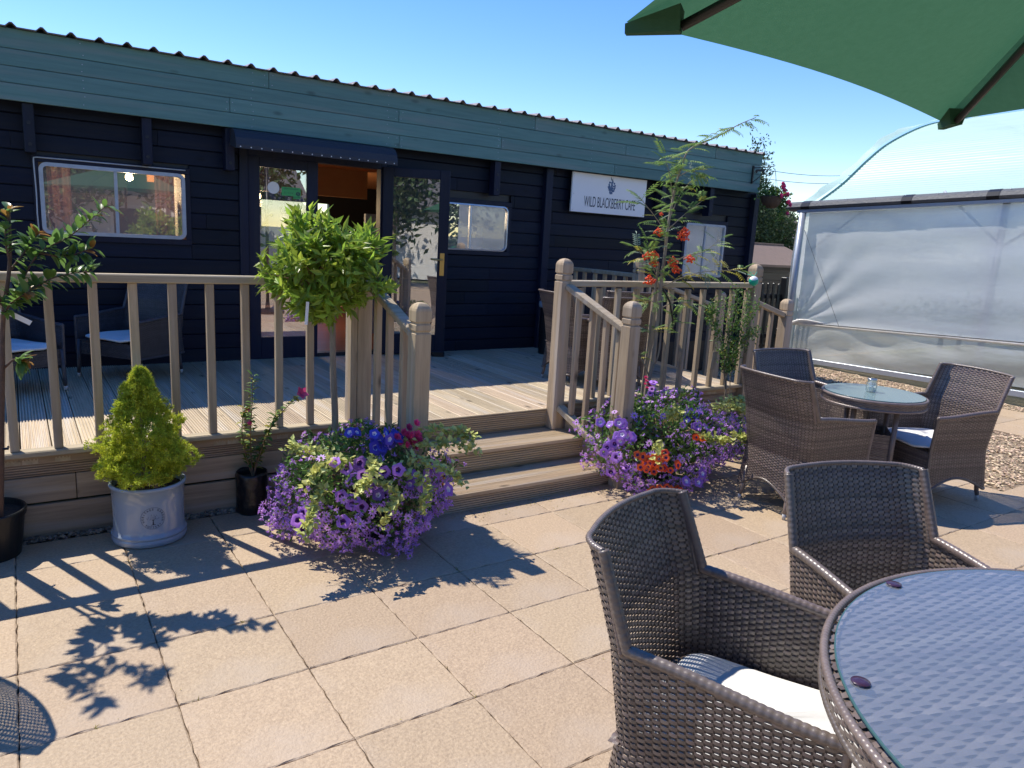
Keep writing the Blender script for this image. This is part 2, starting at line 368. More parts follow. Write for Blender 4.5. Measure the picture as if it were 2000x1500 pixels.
M_ceil = mat('orange_brown_board', (.55, .25, .09), .6, (.48, .21, .08), 3)
M_roomwall = mat('room_wall', (.22, .20, .18), .8)
M_floorwood = wood('room_floor', (.20, .08, .04), (.13, .05, .03), 0, rand=.1, rough=.35)
M_blind = mat('pale_blind', (.42, .45, .48), .7, (.36, .39, .43), 3)
M_pinkrefl = mat('parasol_reflection', (.46, .27, .24), .8, (.38, .22, .19), 6, stretch=(6, 1, .3), trans=.3)  # reddish reflection in the long window, put into a sheet's colour
M_render = mat('pale_render', (.72, .70, .66), .8, (.66, .64, .60), 4)
M_slate = mat('slate_roof', (.12, .11, .11), .7, (.08, .08, .085), 10)
M_label = mat('green_label', (.06, .42, .12), .5)
M_wire = mat('wire', (.10, .10, .11), .5)
M_cap = mat('violet_cap', (.045, .02, .045), .25)

# ================================================================ SETTING
ground = MB(); ground.grid(np.array([[(x, y, -.06) for x in (-600, -30, 30, 600)] for y in (-600, -30, 30, 600)]), flip=True)
tag(ground.build('ground', M_earth), kind='structure')
gb = MB(); n = 60
X = np.linspace(4.5, 12.5, n); Yy = np.linspace(1.5, 9.5, n); gg = np.array([[(x, y, -.022+.006*sin(x*9+y*5)*cos(y*11)) for x in X] for y in Yy])
gb.grid(gg, flip=True)
X = np.linspace(-2, 2.2, 40); Yy = np.linspace(4.0, 4.3, 5)
gb.grid(np.array([[(x, y, -.017) for x in X] for y in Yy]), flip=True)
tag(gb.build('gravel_bed', M_gravelbed), kind='structure')
pat = link('patio', None); pat['kind'] = 'structure'
jb = MB(); jb.box(-6, 5.92, -9, 4.14, -.05, -.016); jb.box(5.92, 13, -9, 2.24, -.05, -.016); jb.box(8.1, 9.45, 2.2401, 3.72, -.05, -.016)
tag(jb.build('joint_sand', M_joint, pat))
S = .452; x0 = 1.279-3*S; cnt = 0
sl = {}
def slab(w_, d_):
    k = (round(w_, 3), round(d_, 3), random.randrange(3))
    if k not in sl:
        m = MB(); nx, ny = 13, 13
        def edge(t, seed): return .0016*sin(t*40+seed)+.0012*sin(t*93+seed*3)
        top = []
        for j in range(ny):
            row = []
            for i in range(nx):
                u = i/(nx-1); v = j/(ny-1); x = (u-.5)*w_; y = (v-.5)*d_; z = .0006*sin(u*21+k[2]*3)*sin(v*17)
                ex = min(i, nx-1-i, j, ny-1-j)
                if i in (0, nx-1): x += edge(v, i+k[2])*1; 
                if j in (0, ny-1): y += edge(u, j+k[2]+5)
                if ex == 0: z -= .0035
                elif ex == 1:
                    if i == 1: x = -.5*w_+.005
                    if i == nx-2: x = .5*w_-.005
                    if j == 1: y = -.5*d_+.005
                    if j == ny-2: y = .5*d_-.005
                row.append((x, y, z))
            top.append(row)
        top = np.array(top); m.grid(top, flip=False)
        ring = [(0, i) for i in range(nx)]+[(j, nx-1) for j in range(1, ny)]+[(ny-1, i) for i in range(nx-2, -1, -1)]+[(j, 0) for j in range(ny-2, 0, -1)]
        R = np.array([top[a] for a in ring]+[top[ring[0]]]); B = R.copy(); B[:, 2] = -.03
        m.grid(np.array([R, B]))
        sl[k] = m.mesh('paving_slab', M_slab, smooth=False)
    return sl[k]
def rows(ya, yb, xa, xb, y0=2.452):
    global cnt
    j0 = math.floor((ya-y0)/S); 
    for j in range(j0, int((yb-y0)/S)+2):
        a, b = y0+j*S, y0+(j+1)*S; a = max(a, ya); b = min(b, yb)
        if b-a < .06: continue
        for i in range(math.floor((xa-x0)/S), int((xb-x0)/S)+2):
            c, d = x0+i*S, x0+(i+1)*S; c = max(c, xa); d = min(d, xb)
            if d-c < .06: continue
            g = .0032
            o = link('paving_slab', slab(d-c-g, b-a-g), pat, ((c+d)/2, (a+b)/2, random.uniform(-.0012, .0012)), rot=(random.uniform(-.0015, .0015), random.uniform(-.0015, .0015), random.uniform(-.002, .002)))
            cnt += 1
rows(0.2, 4.14, -.75, 5.92)
rows(1.35, 2.24, 5.925, 7.3)
rows(2.25, 3.72, 8.1, 9.45)
# far/unseen remainder of the patio as one slab sheet
rs = MB(); rs.box(-6, 13, -9, .2, -.03, -.001); rs.box(-6, -.75, .2, 4.14, -.03, -.001); rs.box(7.3, 13, .2001, 2.24, -.03, -.001); rs.box(5.925, 7.3, .2001, 1.35, -.03, -.001)
rs.build('paving_slab', M_slab, pat)
def pebbles(name, regions, count, mt, rs=(.006, .014), z0=-.015, label=''):
    ico = [(0, 0, 1), (.9, 0, .3), (.28, .85, .3), (-.72, .53, .3), (-.72, -.53, .3), (.28, -.85, .3), (0, 0, -.6)]
    ico = np.array(ico); F = np.array([[0, 1, 2], [0, 2, 3], [0, 3, 4], [0, 4, 5], [0, 5, 1], [6, 2, 1], [6, 3, 2], [6, 4, 3], [6, 5, 4], [6, 1, 5]])
    area = [(b-a)*(d-c) for a, b, c, d in regions]; m = MB()
    for R, A in zip(regions, area):
        k = int(count*A/sum(area)); P = np.stack([RNG.uniform(R[0], R[1], k), RNG.uniform(R[2], R[3], k), RNG.uniform(z0, z0+.012, k)], 1)
        sc = RNG.uniform(rs[0], rs[1], (k, 1))*np.array([1, 1, .65])*RNG.uniform(.7, 1.3, (k, 3))
        a = RNG.uniform(0, 2*pi, k); ca, sa = np.cos(a), np.sin(a)
        V = ico[None]*sc[:, None]+RNG.normal(0, .0012, (k, 7, 3)); x = V[..., 0]*ca[:, None]-V[..., 1]*sa[:, None]; y = V[..., 0]*sa[:, None]+V[..., 1]*ca[:, None]
        V = np.stack([x, y, V[..., 2]], -1)+P[:, None]
        Q = (F[None]+np.arange(k)[:, None, None]*7).reshape(-1, 3); m.addq(V, Q)
    return tag(m.build(name, mt), kind='stuff')
o = pebbles('gravel', [(5.95, 8.08, 2.26, 4.6), (8.1, 9.8, 3.75, 4.8), (9.47, 9.82, 2.3, 3.75), (6.2, 9.8, 4.8, 6.6)], 14000, M_stone, (.009, .019)); o['label'] = 'buff gravel between the paving and the polytunnel'
o = pebbles('edging_pebbles', [(-.6, 1.9, 4.145, 4.215)], 900, M_stone2, (.008, .018), -.008); o['label'] = 'brown pebbles in the strip along the foot of the deck'

# ================================================================ DECK
DZ = .41; WY = 6.80; DX0, DX1 = -1.0, 5.42
deck = thing('timber_deck', 'raised weathered timber deck of grooved boards in front of the dark cabin', 'deck')
def grooved(width, th, n=8, depth=.007, r=.004):
    pts = [(-width/2, -th), (width/2, -th), (width/2, -r), (width/2-r, 0)]
    p = (width-2*r)/n
    for i in range(n):
        x = width/2-r-i*p
        pts += [(x-p*.22, 0), (x-p*.32, -depth), (x-p*.68, -depth), (x-p*.78, 0)]
    pts += [(-width/2, -r)]
    return pts
BW = .139
def board_y(y0, y1, name='deck_board', mt=None, w_=BW):
    poly = grooved(w_-.006, .026); m = MB()
    # prism axis y: cyclic order (z,x)
    m.prism([(q, p) for p, q in poly], 1, y0, y1); return m.mesh(name, mt or M_deck)
bm_ = [board_y(-1.29, 1.29) for _ in range(1)][0]
x = DX0
while x < DX1-.02:
    o = link('deck_board', bm_, deck, (x+BW/2, 4.22+1.29+.002, DZ+random.uniform(-.0012, .0012)), rz=random.uniform(-.0008, .0008)); x += BW
mm = MB(); mm.box(DX0, DX1, 4.27, 6.8, .30, .375); mm.build('joist_frame', M_dark, deck)
def board_x(xa, xb, y, z0, z1, name='riser_board', n=8, mt=None, parent=None, flat=False, th=.024):
    """upright board running along x with a grooved or flat face towards -y (front at y)"""
    h = z1-z0; m = MB(); L_ = xb-xa
    if flat: m.bbox(-L_/2, L_/2, 0, th, 0, h, .003)
    else:
        poly = grooved(h, th, n, depth=.009)   # coords (a along height, b outward)
        pl = [(-b, a+h/2) for a, b in poly]     # y = -b (front at 0), z
        m.prism(pl[::1], 0, -L_/2, L_/2)
    return m.build(name, mt or M_deckx, parent or deck, ((xa+xb)/2, y, z0))
# skirt under the left railing
for (a, b) in ((DX0, 1.70),):
    board_x(a, b, 4.222, .380, .432, 'skirt_board', flat=True, mt=M_skirt)
    board_x(a, b, 4.232, .316, .376, 'skirt_board', n=4, mt=M_skirt)
    board_x(a, .20, 4.226, .178, .312, 'skirt_board', flat=True, mt=M_skirt); board_x(.203, b, 4.227, .178, .312, 'skirt_board', flat=True, mt=M_skirt)
    board_x(a, b, 4.221, -.02, .166, 'skirt_board', flat=True, mt=M_skirt)
for (a, b) in ((3.30, DX1),):
    board_x(a, b, 4.222, .380, .432, 'skirt_board', flat=True, mt=M_skirt)
    board_x(a, b, 4.232, .316, .376, 'skirt_board', n=4, mt=M_skirt)
    board_x(a, b, 4.226, .178, .312, 'skirt_board', flat=True, mt=M_skirt)
    board_x(a, b, 4.221, -.02, .166, 'skirt_board', flat=True, mt=M_skirt)
mm = MB(); mm.box(DX1, DX1+.02, 4.23, 5.6, 0, .38); mm.build('end_board', M_skirt, deck)
# steps
steps = thing('timber_steps', 'three grooved timber steps climbing from the paving to the deck opening', 'steps', (2.5, 3.9, 0))
def st(o): o.location = Vector(o.location)-Vector((2.5, 3.9, 0)); return o
SX0, SX1 = 1.62, 3.30
st(board_x(SX0, SX1, 4.205, .285, .410, 'riser_board', parent=steps))
for o_ in (4.203,):
    pass
st(board_x(SX0, SX1, 3.905, .128, .262, 'riser_board', parent=steps)); st(board_x(SX0, 3.37, 3.600, -.015, .108, 'riser_board', parent=steps))
st(board_x(SX0, SX1, 4.226, .262, .284, 'riser_board', parent=steps, flat=True))
st(board_x(SX0, SX1, 3.926, .108, .127, 'riser_board', parent=steps, flat=True))
def tread(xa, xb, ya, yb, z, k):
    wd = (yb-ya)/k
    for i in range(k):
        m = MB(); poly = grooved(wd-.005, .026, 8)
        m.prism([(p, q) for p, q in poly], 0, -(xb-xa)/2, (xb-xa)/2)
        st(m.build('tread_board', M_deckx, steps, ((xa+xb)/2, ya+wd*(i+.5), z)))
tread(SX0, SX1, 3.893, 4.224, .288, 0) if False else None
tread(SX0, SX1, 3.895, 4.222, .266, 3); tread(SX0, 3.37, 3.590, 3.924, .112, 3)
m = MB(); poly = grooved(.125, .026, 9); m.prism(poly, 0, -(SX1-SX0)/2, (SX1-SX0)/2)
# ---------- newel posts and railings
def newel_mesh(h, w_=.092):
    """square post; z=0 foot; two grooves and a domed square head"""
    prof = [(w_/2, 0), (w_/2, h-.165), (w_/2-.007, h-.160), (w_/2-.007, h-.152), (w_/2, h-.147), (w_/2, h-.118), (w_/2-.007, h-.113), (w_/2-.007, h-.105), (w_/2, h-.100),
            (w_/2, h-.045), (w_/2-.003, h-.032), (w_/2-.010, h-.019), (w_/2-.020, h-.008), (w_/2-.032, h-.002), (w_/2-.045, h)]
    m = MB(); V = []
    for r, z in prof:
        c = min(.003, r*.2); V.append([(r, -r+c, z), (r, r-c, z), (r-c, r, z), (-r+c, r, z), (-r, r-c, z), (-r, -r+c, z), (-r+c, -r, z), (r-c, -r, z)])
    V = np.array(V); n = len(prof); i = np.arange(n-1)[:, None]*8; j = np.arange(8)[None]; k = (j+1) % 8
    m.addq(V, np.stack([i+j, i+k, i+8+k, i+8+j], -1).reshape(-1, 4)); m.f.append([(n-1)*8+q for q in range(8)]); m.m.append(0)
    return m.mesh('newel_post', M_railz)
def newel(parent, x, y, z0, z1, rz=0):
    return link('newel_post', newel_mesh(z1-z0), parent, (x, y, z0), rz=rz+random.uniform(-.01, .01))
def baluster(parent, x, y, z0, z1, w_=.040, lean=0):
    m = MB(); m.bbox(-w_/2, w_/2, -w_/2, w_/2, 0, z1-z0, .004); o = m.build('baluster', M_railz, parent, (x, y, z0)); o.rotation_euler = (random.uniform(-.006, .006), lean+random.uniform(-.008, .008), random.uniform(-.06, .06)); return o
def bar(parent, p, q, w_, h, name, mt, b=.006):
    """rail from p to q (centres)"""
    p = Vector(p); q = Vector(q); d = q-p; L_ = d.length; m = MB()
    m.bbox(0, L_, -w_/2, w_/2, -h/2, h/2, b); o = m.build(name, mt, parent, p)
    o.rotation_euler = (0, -math.asin(d.z/L_), atan2(d.y, d.x)); return o
RZ = 1.335
ral = thing('left_deck_railing', '', 'railing'); ral.name = 'deck_railing'
tag(ral, 'weathered timber railing with square balusters along the deck left of the steps', 'railing', 'timber railings of the deck')
bar(ral, (-1.0, 4.205, RZ-.022), (1.68, 4.205, RZ-.022), .066, .044, 'top_rail', M_railx)
bar(ral, (-1.0, 4.205, .447), (1.68, 4.205, .447), .078, .030, 'bottom_rail', M_railx)
bx = -.415
while bx < 1.62:
    if abs(bx-1.6) > .02: baluster(ral, bx, 4.205, .462, RZ-.044)
    bx += .1835
newel(ral, 1.735, 4.19, .10, 1.515)
mm = MB(); mm.bbox(-.02, .02, -.045, .045, 0, .86, .003); mm.build('post_packer', M_railz, ral, (1.668, 4.19, .44))
# left stair railing
sl_ = thing('stair_railing', 'sloping timber handrail left of the steps, its post rising from the purple flowers', 'railing', group='timber railings of the deck')
newel(sl_, 1.775, 3.50, 0, 1.262)
bar(sl_, (1.755, 4.145, 1.315), (1.772, 3.545, 1.085), .070, .040, 'handrail', M_raily)
bar(sl_, (1.755, 4.145, .455), (1.772, 3.545, .18), .070, .040, 'bottom_rail', M_raily)
for t in (.22, .5, .78):
    y = 4.145-.6*t; baluster(sl_, 1.757+.015*t, y, .455-.275*t+.02, 1.315-.23*t-.02, .038)
# right railing
rr = thing('deck_railing', 'weathered timber railing along the deck front right of the steps behind the rowan', 'railing', group='timber railings of the deck')
newel(rr, 3.235, 4.17, .27, 1.500); newel(rr, 5.352, 4.20, .12, 1.515)
bar(rr, (3.28, 4.205, RZ-.012), (5.31, 4.205, RZ-.004), .066, .044, 'top_rail', M_railx)
bar(rr, (3.28, 4.205, .447), (5.31, 4.205, .447), .078, .030, 'bottom_rail', M_railx)
bx = 3.235+.185
while bx < 5.29: baluster(rr, bx, 4.205, .462, RZ-.044); bx += .186
sr = thing('stair_railing', 'sloping timber handrail right of the steps, its post rising behind the wide flower tub', 'railing', group='timber railings of the deck')
newel(sr, 3.335, 3.55, 0, 1.262)
bar(sr, (3.25, 4.125, 1.305), (3.325, 3.595, 1.07), .070, .040, 'handrail', M_raily)
bar(sr, (3.245, 4.125, .43), (3.33, 3.595, .165), .070, .045, 'bottom_rail', M_raily)
m = MB(); m.prism([(4.12, .17), (4.12, .42), (3.60, .16), (3.60, .0), (3.75, .0)], 0, 3.300, 3.325); m.build('string_board', M_raily, sr)
for t in (.2, .45, .70, .92):
    y = 4.125-.53*t; baluster(sr, 3.25+.078*t, y, .43-.265*t+.02, 1.305-.235*t-.02, .038)
# side railings (right end of the deck, stairs down to the right)
rs_ = thing('deck_railing', 'timber side railing sloping down from the far corner post of the deck', 'railing', group='timber railings of the deck')
newel(rs_, 5.36, 5.66, .38, 1.49); newel(rs_, 6.65, 5.66, 0, 1.16)
bar(rs_, (5.40, 5.66, 1.30), (6.61, 5.66, .98), .066, .044, 'handrail', M_railx)
bar(rs_, (5.40, 5.66, .47), (6.61, 5.66, .15), .066, .04, 'bottom_rail', M_railx)
for t in np.linspace(.1, .92, 7): baluster(rs_, 5.40+1.21*t, 5.66, .47-.32*t+.02, 1.30-.32*t-.02, .038)
for yy in np.linspace(5.85, 6.7, 6): baluster(rs_, 5.36, yy, .44, 1.29, .038)
bar(rs_, (5.36, 5.70, 1.31), (5.36, 6.76, 1.31), .066, .044, 'top_rail', M_raily)
rt_ = thing('deck_railing', 'short handrail sloping to a low grey-topped post beside the picket fence', 'railing', group='timber railings of the deck')
newel(rt_, 5.93, 4.26, 0, 1.21)
bar(rt_, (5.40, 4.26, 1.20), (5.89, 4.26, 1.06), .06, .044, 'handrail', M_railx)
for t in (.3, .65): baluster(rt_, 5.40+.49*t, 4.26, .2, 1.20-.14*t-.02, .036)

# ================================================================ CAFE BUILDING
cafe = thing('cafe_building', 'long single-storey navy weatherboarded cabin with a deep green fascia and corrugated roof', 'building')
FX1 = 8.30; BX0 = -1.2; BX1 = 8.46
# opening list on the wall plane: (x0,x1,z0,z1)
W1 = (.17, 1.26, 1.42, 2.02); W2 = (3.62, 4.47, 1.435, 1.975); W3 = (7.12, 7.93, 1.22, 1.97); DR = (1.66, 3.02, .41, 2.25)
opens = [W1, W2, W3, DR]
bh = .128; z = .40; row = 0
def splits(row):
    r_ = random.Random(row*17); s_ = [BX0]; x = BX0+r_.uniform(.8, 2.6)
    while x < BX1-.6: s_.append(x); x += r_.uniform(1.6, 3.1)
    return s_+[BX1]
while z < 2.37:
    z1 = min(z+bh, 2.42); sp = splits(row)
    for a, b in zip(sp[:-1], sp[1:]):
        segs = [(a, b)]
        for (ox0, ox1, oz0, oz1) in opens:
            if z1 <= oz0+.02 or z >= oz1-.02: continue
            ns = []
            for (p, q) in segs:
                if ox1 <= p or ox0 >= q: ns.append((p, q)); continue
                if ox0 > p: ns.append((p, ox0))
                if ox1 < q: ns.append((ox1, q))
            segs = ns
        for (p, q) in segs:
            if q-p < .02: continue
            m = MB(); L_ = q-p-.003; h = z1-z-.004
            # shiplap profile: slightly tapered with rounded edges  (y,z)
            m.prism([(.0, .003), (.004, 0), (.026, 0), (.026, h), (.009, h), (.003, h-.006), (.001, h*.5)], 0, -L_/2, L_/2)
            m.build('cladding_board', M_navy, cafe, ((p+q)/2, WY-.026+random.uniform(-.0012, .0012), z))
    z += bh; row += 1
mm = MB()
def wallbox(x0_, x1_, z0_, z1_): mm.box(x0_, x1_, WY+.001, WY+.08, z0_, z1_)
xs = sorted({BX0, BX1, W1[0], W1[1], W2[0], W2[1], W3[0], W3[1], DR[0], DR[1]})
for a, b in zip(xs[:-1], xs[1:]):
    c = (a+b)/2; o_ = [w_ for w_ in opens if w_[0] < c < w_[1]]
    if not o_: wallbox(a, b, .0, 2.45)
    else: wallbox(a, b, .0, o_[0][2]); wallbox(a, b, o_[0][3], 2.45)
mm.box(BX0, BX0+.06, WY+.08, 12.2, 0, 2.8); mm.box(BX1-.06, BX1, WY-.02, 12.2, 0, 2.45)
# back wall with windows
mm.box(BX0, 1.9, 12.1, 12.2, 0, 2.8); mm.box(4.4, BX1, 12.1, 12.2, 0, 2.8); mm.box(1.9, 4.4, 12.1, 12.2, 0, 1.25); mm.box(1.9, 4.4, 12.1, 12.2, 2.0, 2.8); mm.box(3.1, 3.3, 12.1, 12.2, 1.25, 2.0)
mm.build('wall_core', M_dark, cafe)
mm = MB(); mm.box(BX0+.06, BX1-.06, WY+.08, 12.1, .38, .40); mm.build('room_floor', M_floorwood, cafe)
mm = MB(); mm.box(BX0+.06, BX1-.06, WY+.081, 12.1, 2.30, 2.32); mm.box(1.2, 3.6, 8.6, 8.66, 1.98, 2.30); mm.build('ceiling', M_ceil, cafe)
mm = MB(); mm.box(BX0+.06, BX1-.07, 12.05, 12.098, .40, 1.25); mm.box(1.3, 1.36, 7.1, 11, .4, 2.3); mm.build('inner_wall', M_roomwall, cafe)
mm = MB(); mm.bbox(3.38, 3.52, 8.1, 8.16, .42, 1.80); mm.build('inner_door', M_blind, cafe)
lampb = link('pendant_lamp', None, cafe, (.95, 7.9, 1.98)); m = MB(); m.lathe([(.001, -.04), (.03, -.025), (.035, 0), (.02, .035), (.001, .04)], seg=16)
M_bulb = mat('lamp_bulb', (1, .8, .5)); M_bulb.node_tree.nodes['Principled BSDF'].inputs['Emission Color'].default_value = (1, .72, .38, 1); M_bulb.node_tree.nodes['Principled BSDF'].inputs['Emission Strength'].default_value = 9
m.build('bulb', M_bulb, lampb, smooth=True); m = MB(); m.tube([(0, 0, .04), (0, 0, .32)], .004, 5); m.build('flex', M_black, lampb)
pl_ = bpy.data.lights.new('lamp_light', 'POINT'); pl_.energy = 34; pl_.color = (1, .72, .42); pl_.shadow_soft_size = .05; plo = bpy.data.objects.new('lamp_light', pl_); COL.objects.link(plo); plo.parent = lampb; plo.location = (.0, 0, -.09)
lb2 = lampb.copy(); COL.objects.link(lb2); lb2.parent = cafe; lb2.location = (2.5, 9.3, 1.95)
for ch in [c for c in bpy.data.objects if c.parent == lampb]:
    c_ = ch.copy(); COL.objects.link(c_); c_.parent = lb2
# fascia boards (four rows, staggered joints)
rowsz = [(2.735, 2.868), (2.618, 2.732), (2.503, 2.615), (2.385, 2.500)]
joints = [[1.877, 4.62, 7.39], [3.07, 5.9], [1.56, 4.21, 6.56], [3.08, 5.75, 7.3]]
for (za, zb), js in zip(rowsz, joints):
    e = [BX0]+js+[FX1]
    for a, b in zip(e[:-1], e[1:]):
        m = MB(); m.bbox(-(b-a)/2+.0015, (b-a)/2-.0015, 0, .022, 0, zb-za, .003); m.build('fascia_board', M_green, cafe, ((a+b)/2, 6.615+random.uniform(-.001, .001), za))
m = MB(); m.lathe([(.0004, 0), (.0042, 0), (.0030, .0012), (.0004, .0014)], seg=6); nail = m.mesh('nail_head', M_galv)
for (za, zb), js in zip(rowsz, joints):
    for xn in sorted([j+d_ for j in js for d_ in (-.03, .03)]+list(np.arange(BX0+.5, FX1, 1.22))):
        for zz in (za+.025, zb-.03): link('nail_head', nail, cafe, (xn+random.uniform(-.01, .01), 6.6138, zz+random.uniform(-.006, .006)), rot=(pi/2, 0, 0))
mm = MB(); mm.box(BX0, FX1-.01, 6.64, 6.66, 2.39, 2.86); mm.box(FX1-.02, FX1, 6.66, 12.3, 2.39, 2.86); mm.build('fascia_backing', M_green, cafe)
mm = MB(); mm.box(BX0, FX1-.03, 6.665, 6.79, 2.40, 2.42); mm.build('soffit', M_dark, cafe)
# corrugated roof sheet
P = []; x = BX0; pit = .1815
prof = [(0, 0), (.035, 0), (.062, .027), (.078, .027), (.105, 0), (pit, 0)]
pts = []
ox = .092-pit*8-.07
while ox < FX1+.1:
    for a, b in prof[:-1]: pts.append((ox+a, b))
    ox += pit
pts = [p for p in pts if BX0 <= p[0] <= FX1+.06]
V = np.array([[(x_, y, z_+h+(y-6.57)*.06) for x_, z_ in pts] for y, h in ((6.57, 2.874), (12.3, 2.874))])
mm = MB(); mm.grid(V); V2 = V.copy(); V2[..., 2] -= .006; mm.grid(V2, flip=True); mm.grid(np.array([V[0], V2[0]]), flip=True)
mm.grid(np.array([V[:, -1], V2[:, -1]])); mm.build('roof_sheet', M_roof, cafe)
# brackets
for bxx, zb in ((.160, 2.04), (.940, 2.03), (1.565, 2.045), (4.21, 2.04), (6.60, 2.04), (7.45, 2.03)):
    m = MB(); m.bbox(-.036, .036, -.05, .06, 0, 2.384-zb, .004); bo = m.build('bracket', M_navyz, cafe, (bxx, 6.70, zb))
    for zz in (.06, .21):
        m = MB(); m.lathe([(.001, .0), (.012, .0), (.012, .006), (.001, .006)], seg=10); q = m.build('bolt', M_dark, bo, (0, -.050, zz)); q.rotation_euler = (pi/2, 0, 0)
m = MB(); m.bbox(-.045, .045, -.02, .06, 0, 1.97, .004); m.build('pilaster', M_navyz, cafe, (4.93, 6.735, .41))
m = MB(); m.bbox(-.045, .045, -.02, .08, 0, 2.38, .004); cp = m.build('corner_post', M_navyz, cafe, (8.40, 6.72, .0))
for zz in (.6, 1.0, 1.4, 1.8, 2.1):
    m = MB(); m.lathe([(.001, 0), (.011, 0), (.011, .005), (.001, .005)], seg=8); q = m.build('bolt', M_dark, cp, (0, -.020, zz)); q.rotation_euler = (pi/2, 0, 0)
# caravan windows
def rrect(x0_, x1_, z0_, z1_, r, n=6):
    P = []
    for cx, cz, a0 in ((x1_-r, z1_-r, 0), (x0_+r, z1_-r, 90), (x0_+r, z0_+r, 180), (x1_-r, z0_+r, 270)):
        for k in range(n+1): a = radians(a0+90*k/n); P.append((cx+r*cos(a), cz+r*sin(a)))
    return P
def window(W, frame_m, mullx, r=.06, surround=True, glassm=None, fr=.022, y=WY-.03):
    x0_, x1_, z0_, z1_ = W; cx, cz = (x0_+x1_)/2, (z0_+z1_)/2
    wn = link('window', None, cafe, (cx, y, cz)); hw, hh = (x1_-x0_)/2, (z1_-z0_)/2
    if surround:
        m = MB(); t = .035
        m.bbox(-hw-t*.2, hw+t*.2, -.012, .05, hh-t, hh+.012, .003); m.bbox(-hw-t*.2, hw+t*.2, -.012, .05, -hh-.012, -hh+t, .003)
        m.bbox(-hw-t*.2, -hw+t, -.011, .05, -hh+t, hh-t, .003); m.bbox(hw-t, hw+t*.2, -.011, .05, -hh+t, hh-t, .003); m.build('surround', M_navyz, wn)
    ins = .034; A = rrect(-hw+ins, hw-ins, -hh+ins, hh-ins, r); B = rrect(-hw+ins+fr, hw-ins-fr, -hh+ins+fr, hh-ins-fr, max(r-fr, .01))
    m = MB()
    for ya, yb in ((-.016, .03),):
        a = np.array([(p, ya, q) for p, q in A+A[:1]]); b = np.array([(p, ya-.004, q) for p, q in B+B[:1]]); c = np.array([(p, yb, q) for p, q in B+B[:1]]); d = np.array([(p, yb, q) for p, q in A+A[:1]])
        m.grid(np.array([d, a, b, c]))
    m.build('frame', frame_m, wn)
    if mullx is not None:
        m = MB(); mx = mullx-cx; m.bbox(mx-.012, mx+.012, -.014, .02, -hh+ins+fr, hh-ins-fr, .003); m.build('mullion', frame_m, wn)
    m = MB(); m.add([(p, .0, q) for p, q in B], [tuple(range(len(B)))]); m.build('pane', glassm or M_glass, wn)
    return wn
w1 = window(W1, M_whitetrim, .717, .055, fr=.028)
# loose bead of white sealant round the window
P = crom([(W1[0]+.012, WY-.046, W1[2]+.02), (W1[0]+.008, WY-.046, 1.6), (W1[0]+.013, WY-.046, 1.75), (W1[0]+.006, WY-.046, 1.9), (W1[0]+.004, WY-.046, W1[3]-.004), (.5, WY-.046, W1[3]-.002), (W1[1]-.03, WY-.046, W1[3]-.004)], 6)
P = np.array([(W1[0]+.012, WY-.046, W1[2]+.02), (W1[0]+.008, WY-.046, 1.6), (W1[0]+.011, WY-.046, 1.75), (W1[0]+.006, WY-.046, W1[3]-.03), (W1[0]+.008, WY-.046, W1[3]-.008), (W1[0]+.03, WY-.046, W1[3]-.004), (.5, WY-.046, W1[3]-.003), (W1[1]-.03, WY-.046, W1[3]-.004)])
m = MB(); m.tube(P-np.array([(W1[0]+W1[1])/2, WY-.03, (W1[2]+W1[3])/2]), .0055, 6); m.build('sealant_bead', M_whitetrim, w1, smooth=True)
w2 = window(W2, M_alu, 3.975, .065, fr=.014)
w3 = window(W3, M_whitetrim, 7.52, .03, fr=.03)
for (a, b, yy, mt, nm) in ((.26, .42, 6.95, M_pinkrefl, 'curtain'), (1.02, 1.17, 6.95, M_pinkrefl, 'curtain')):  # added pinkish sheets stand in for a parasol's reflection in the pane
    xs_ = np.linspace(a, b, 24); m = MB(); m.grid(np.array([[(x_, yy+.02*sin(x_*90), z_) for x_ in xs_] for z_ in (1.40, 2.05)])); m.build(nm, mt, cafe)
mm = MB(); mm.box(7.18, 7.88, 6.87, 6.88, 1.25, 1.95); mm.build('roller_blind', M_blind, cafe)
mm = MB(); mm.box(.19, 1.24, 7.6, 7.62, 1.2, 1.8); mm.box(3.66, 4.45, 7.3, 7.32, 1.2, 1.72); mm.build('inner_screen', M_blind, cafe)
# door frame, fixed leaf, open leaf
m = MB(); ya, yb = WY-.045, WY+.06
m.bbox(1.66, 1.735, ya, yb, .41, 2.25, .004); m.bbox(2.965, 3.02, ya, yb, .41, 2.25, .004); m.bbox(1.735, 2.965, ya, yb, 2.19, 2.25, .004); m.build('door_frame', M_navyz, cafe)
m = MB(); m.bbox(2.36, 2.965, WY-.03, WY+.08, .41, .445, .004); m.build('threshold', M_dark, cafe)
def door_leaf(w_, h, parent, loc, rz, handle=True):
    """origin at hinge foot; leaf spans local +x"""
    d = link('door', None, parent, loc, rz)
    m = MB(); t = .042
    m.bbox(0, .10, -t/2, t/2, 0, h, .004); m.bbox(w_-.10, w_, -t/2, t/2, 0, h, .004); m.bbox(.10, w_-.10, -t/2+.001, t/2-.001, 0, .20, .003); m.bbox(.10, w_-.10, -t/2+.001, t/2-.001, h-.085, h, .003)
    m.build('door_stile', M_navyz, d)
    m = MB(); m.box(.10, w_-.10, -.004, .004, .20, h-.085); m.build('pane', M_doorglass, d)
    return d
dl = door_leaf(.622, 1.784, cafe, (1.737, WY-.004, .409), 0)
m = MB(); m.lathe([(.001, 0), (.052, 0), (.052, .001), (.001, .001)], seg=28); q = m.build('round_sticker', M_whitetag, dl, (.222, -.0052, 1.53)); q.rotation_euler = (pi/2, 0, 0)
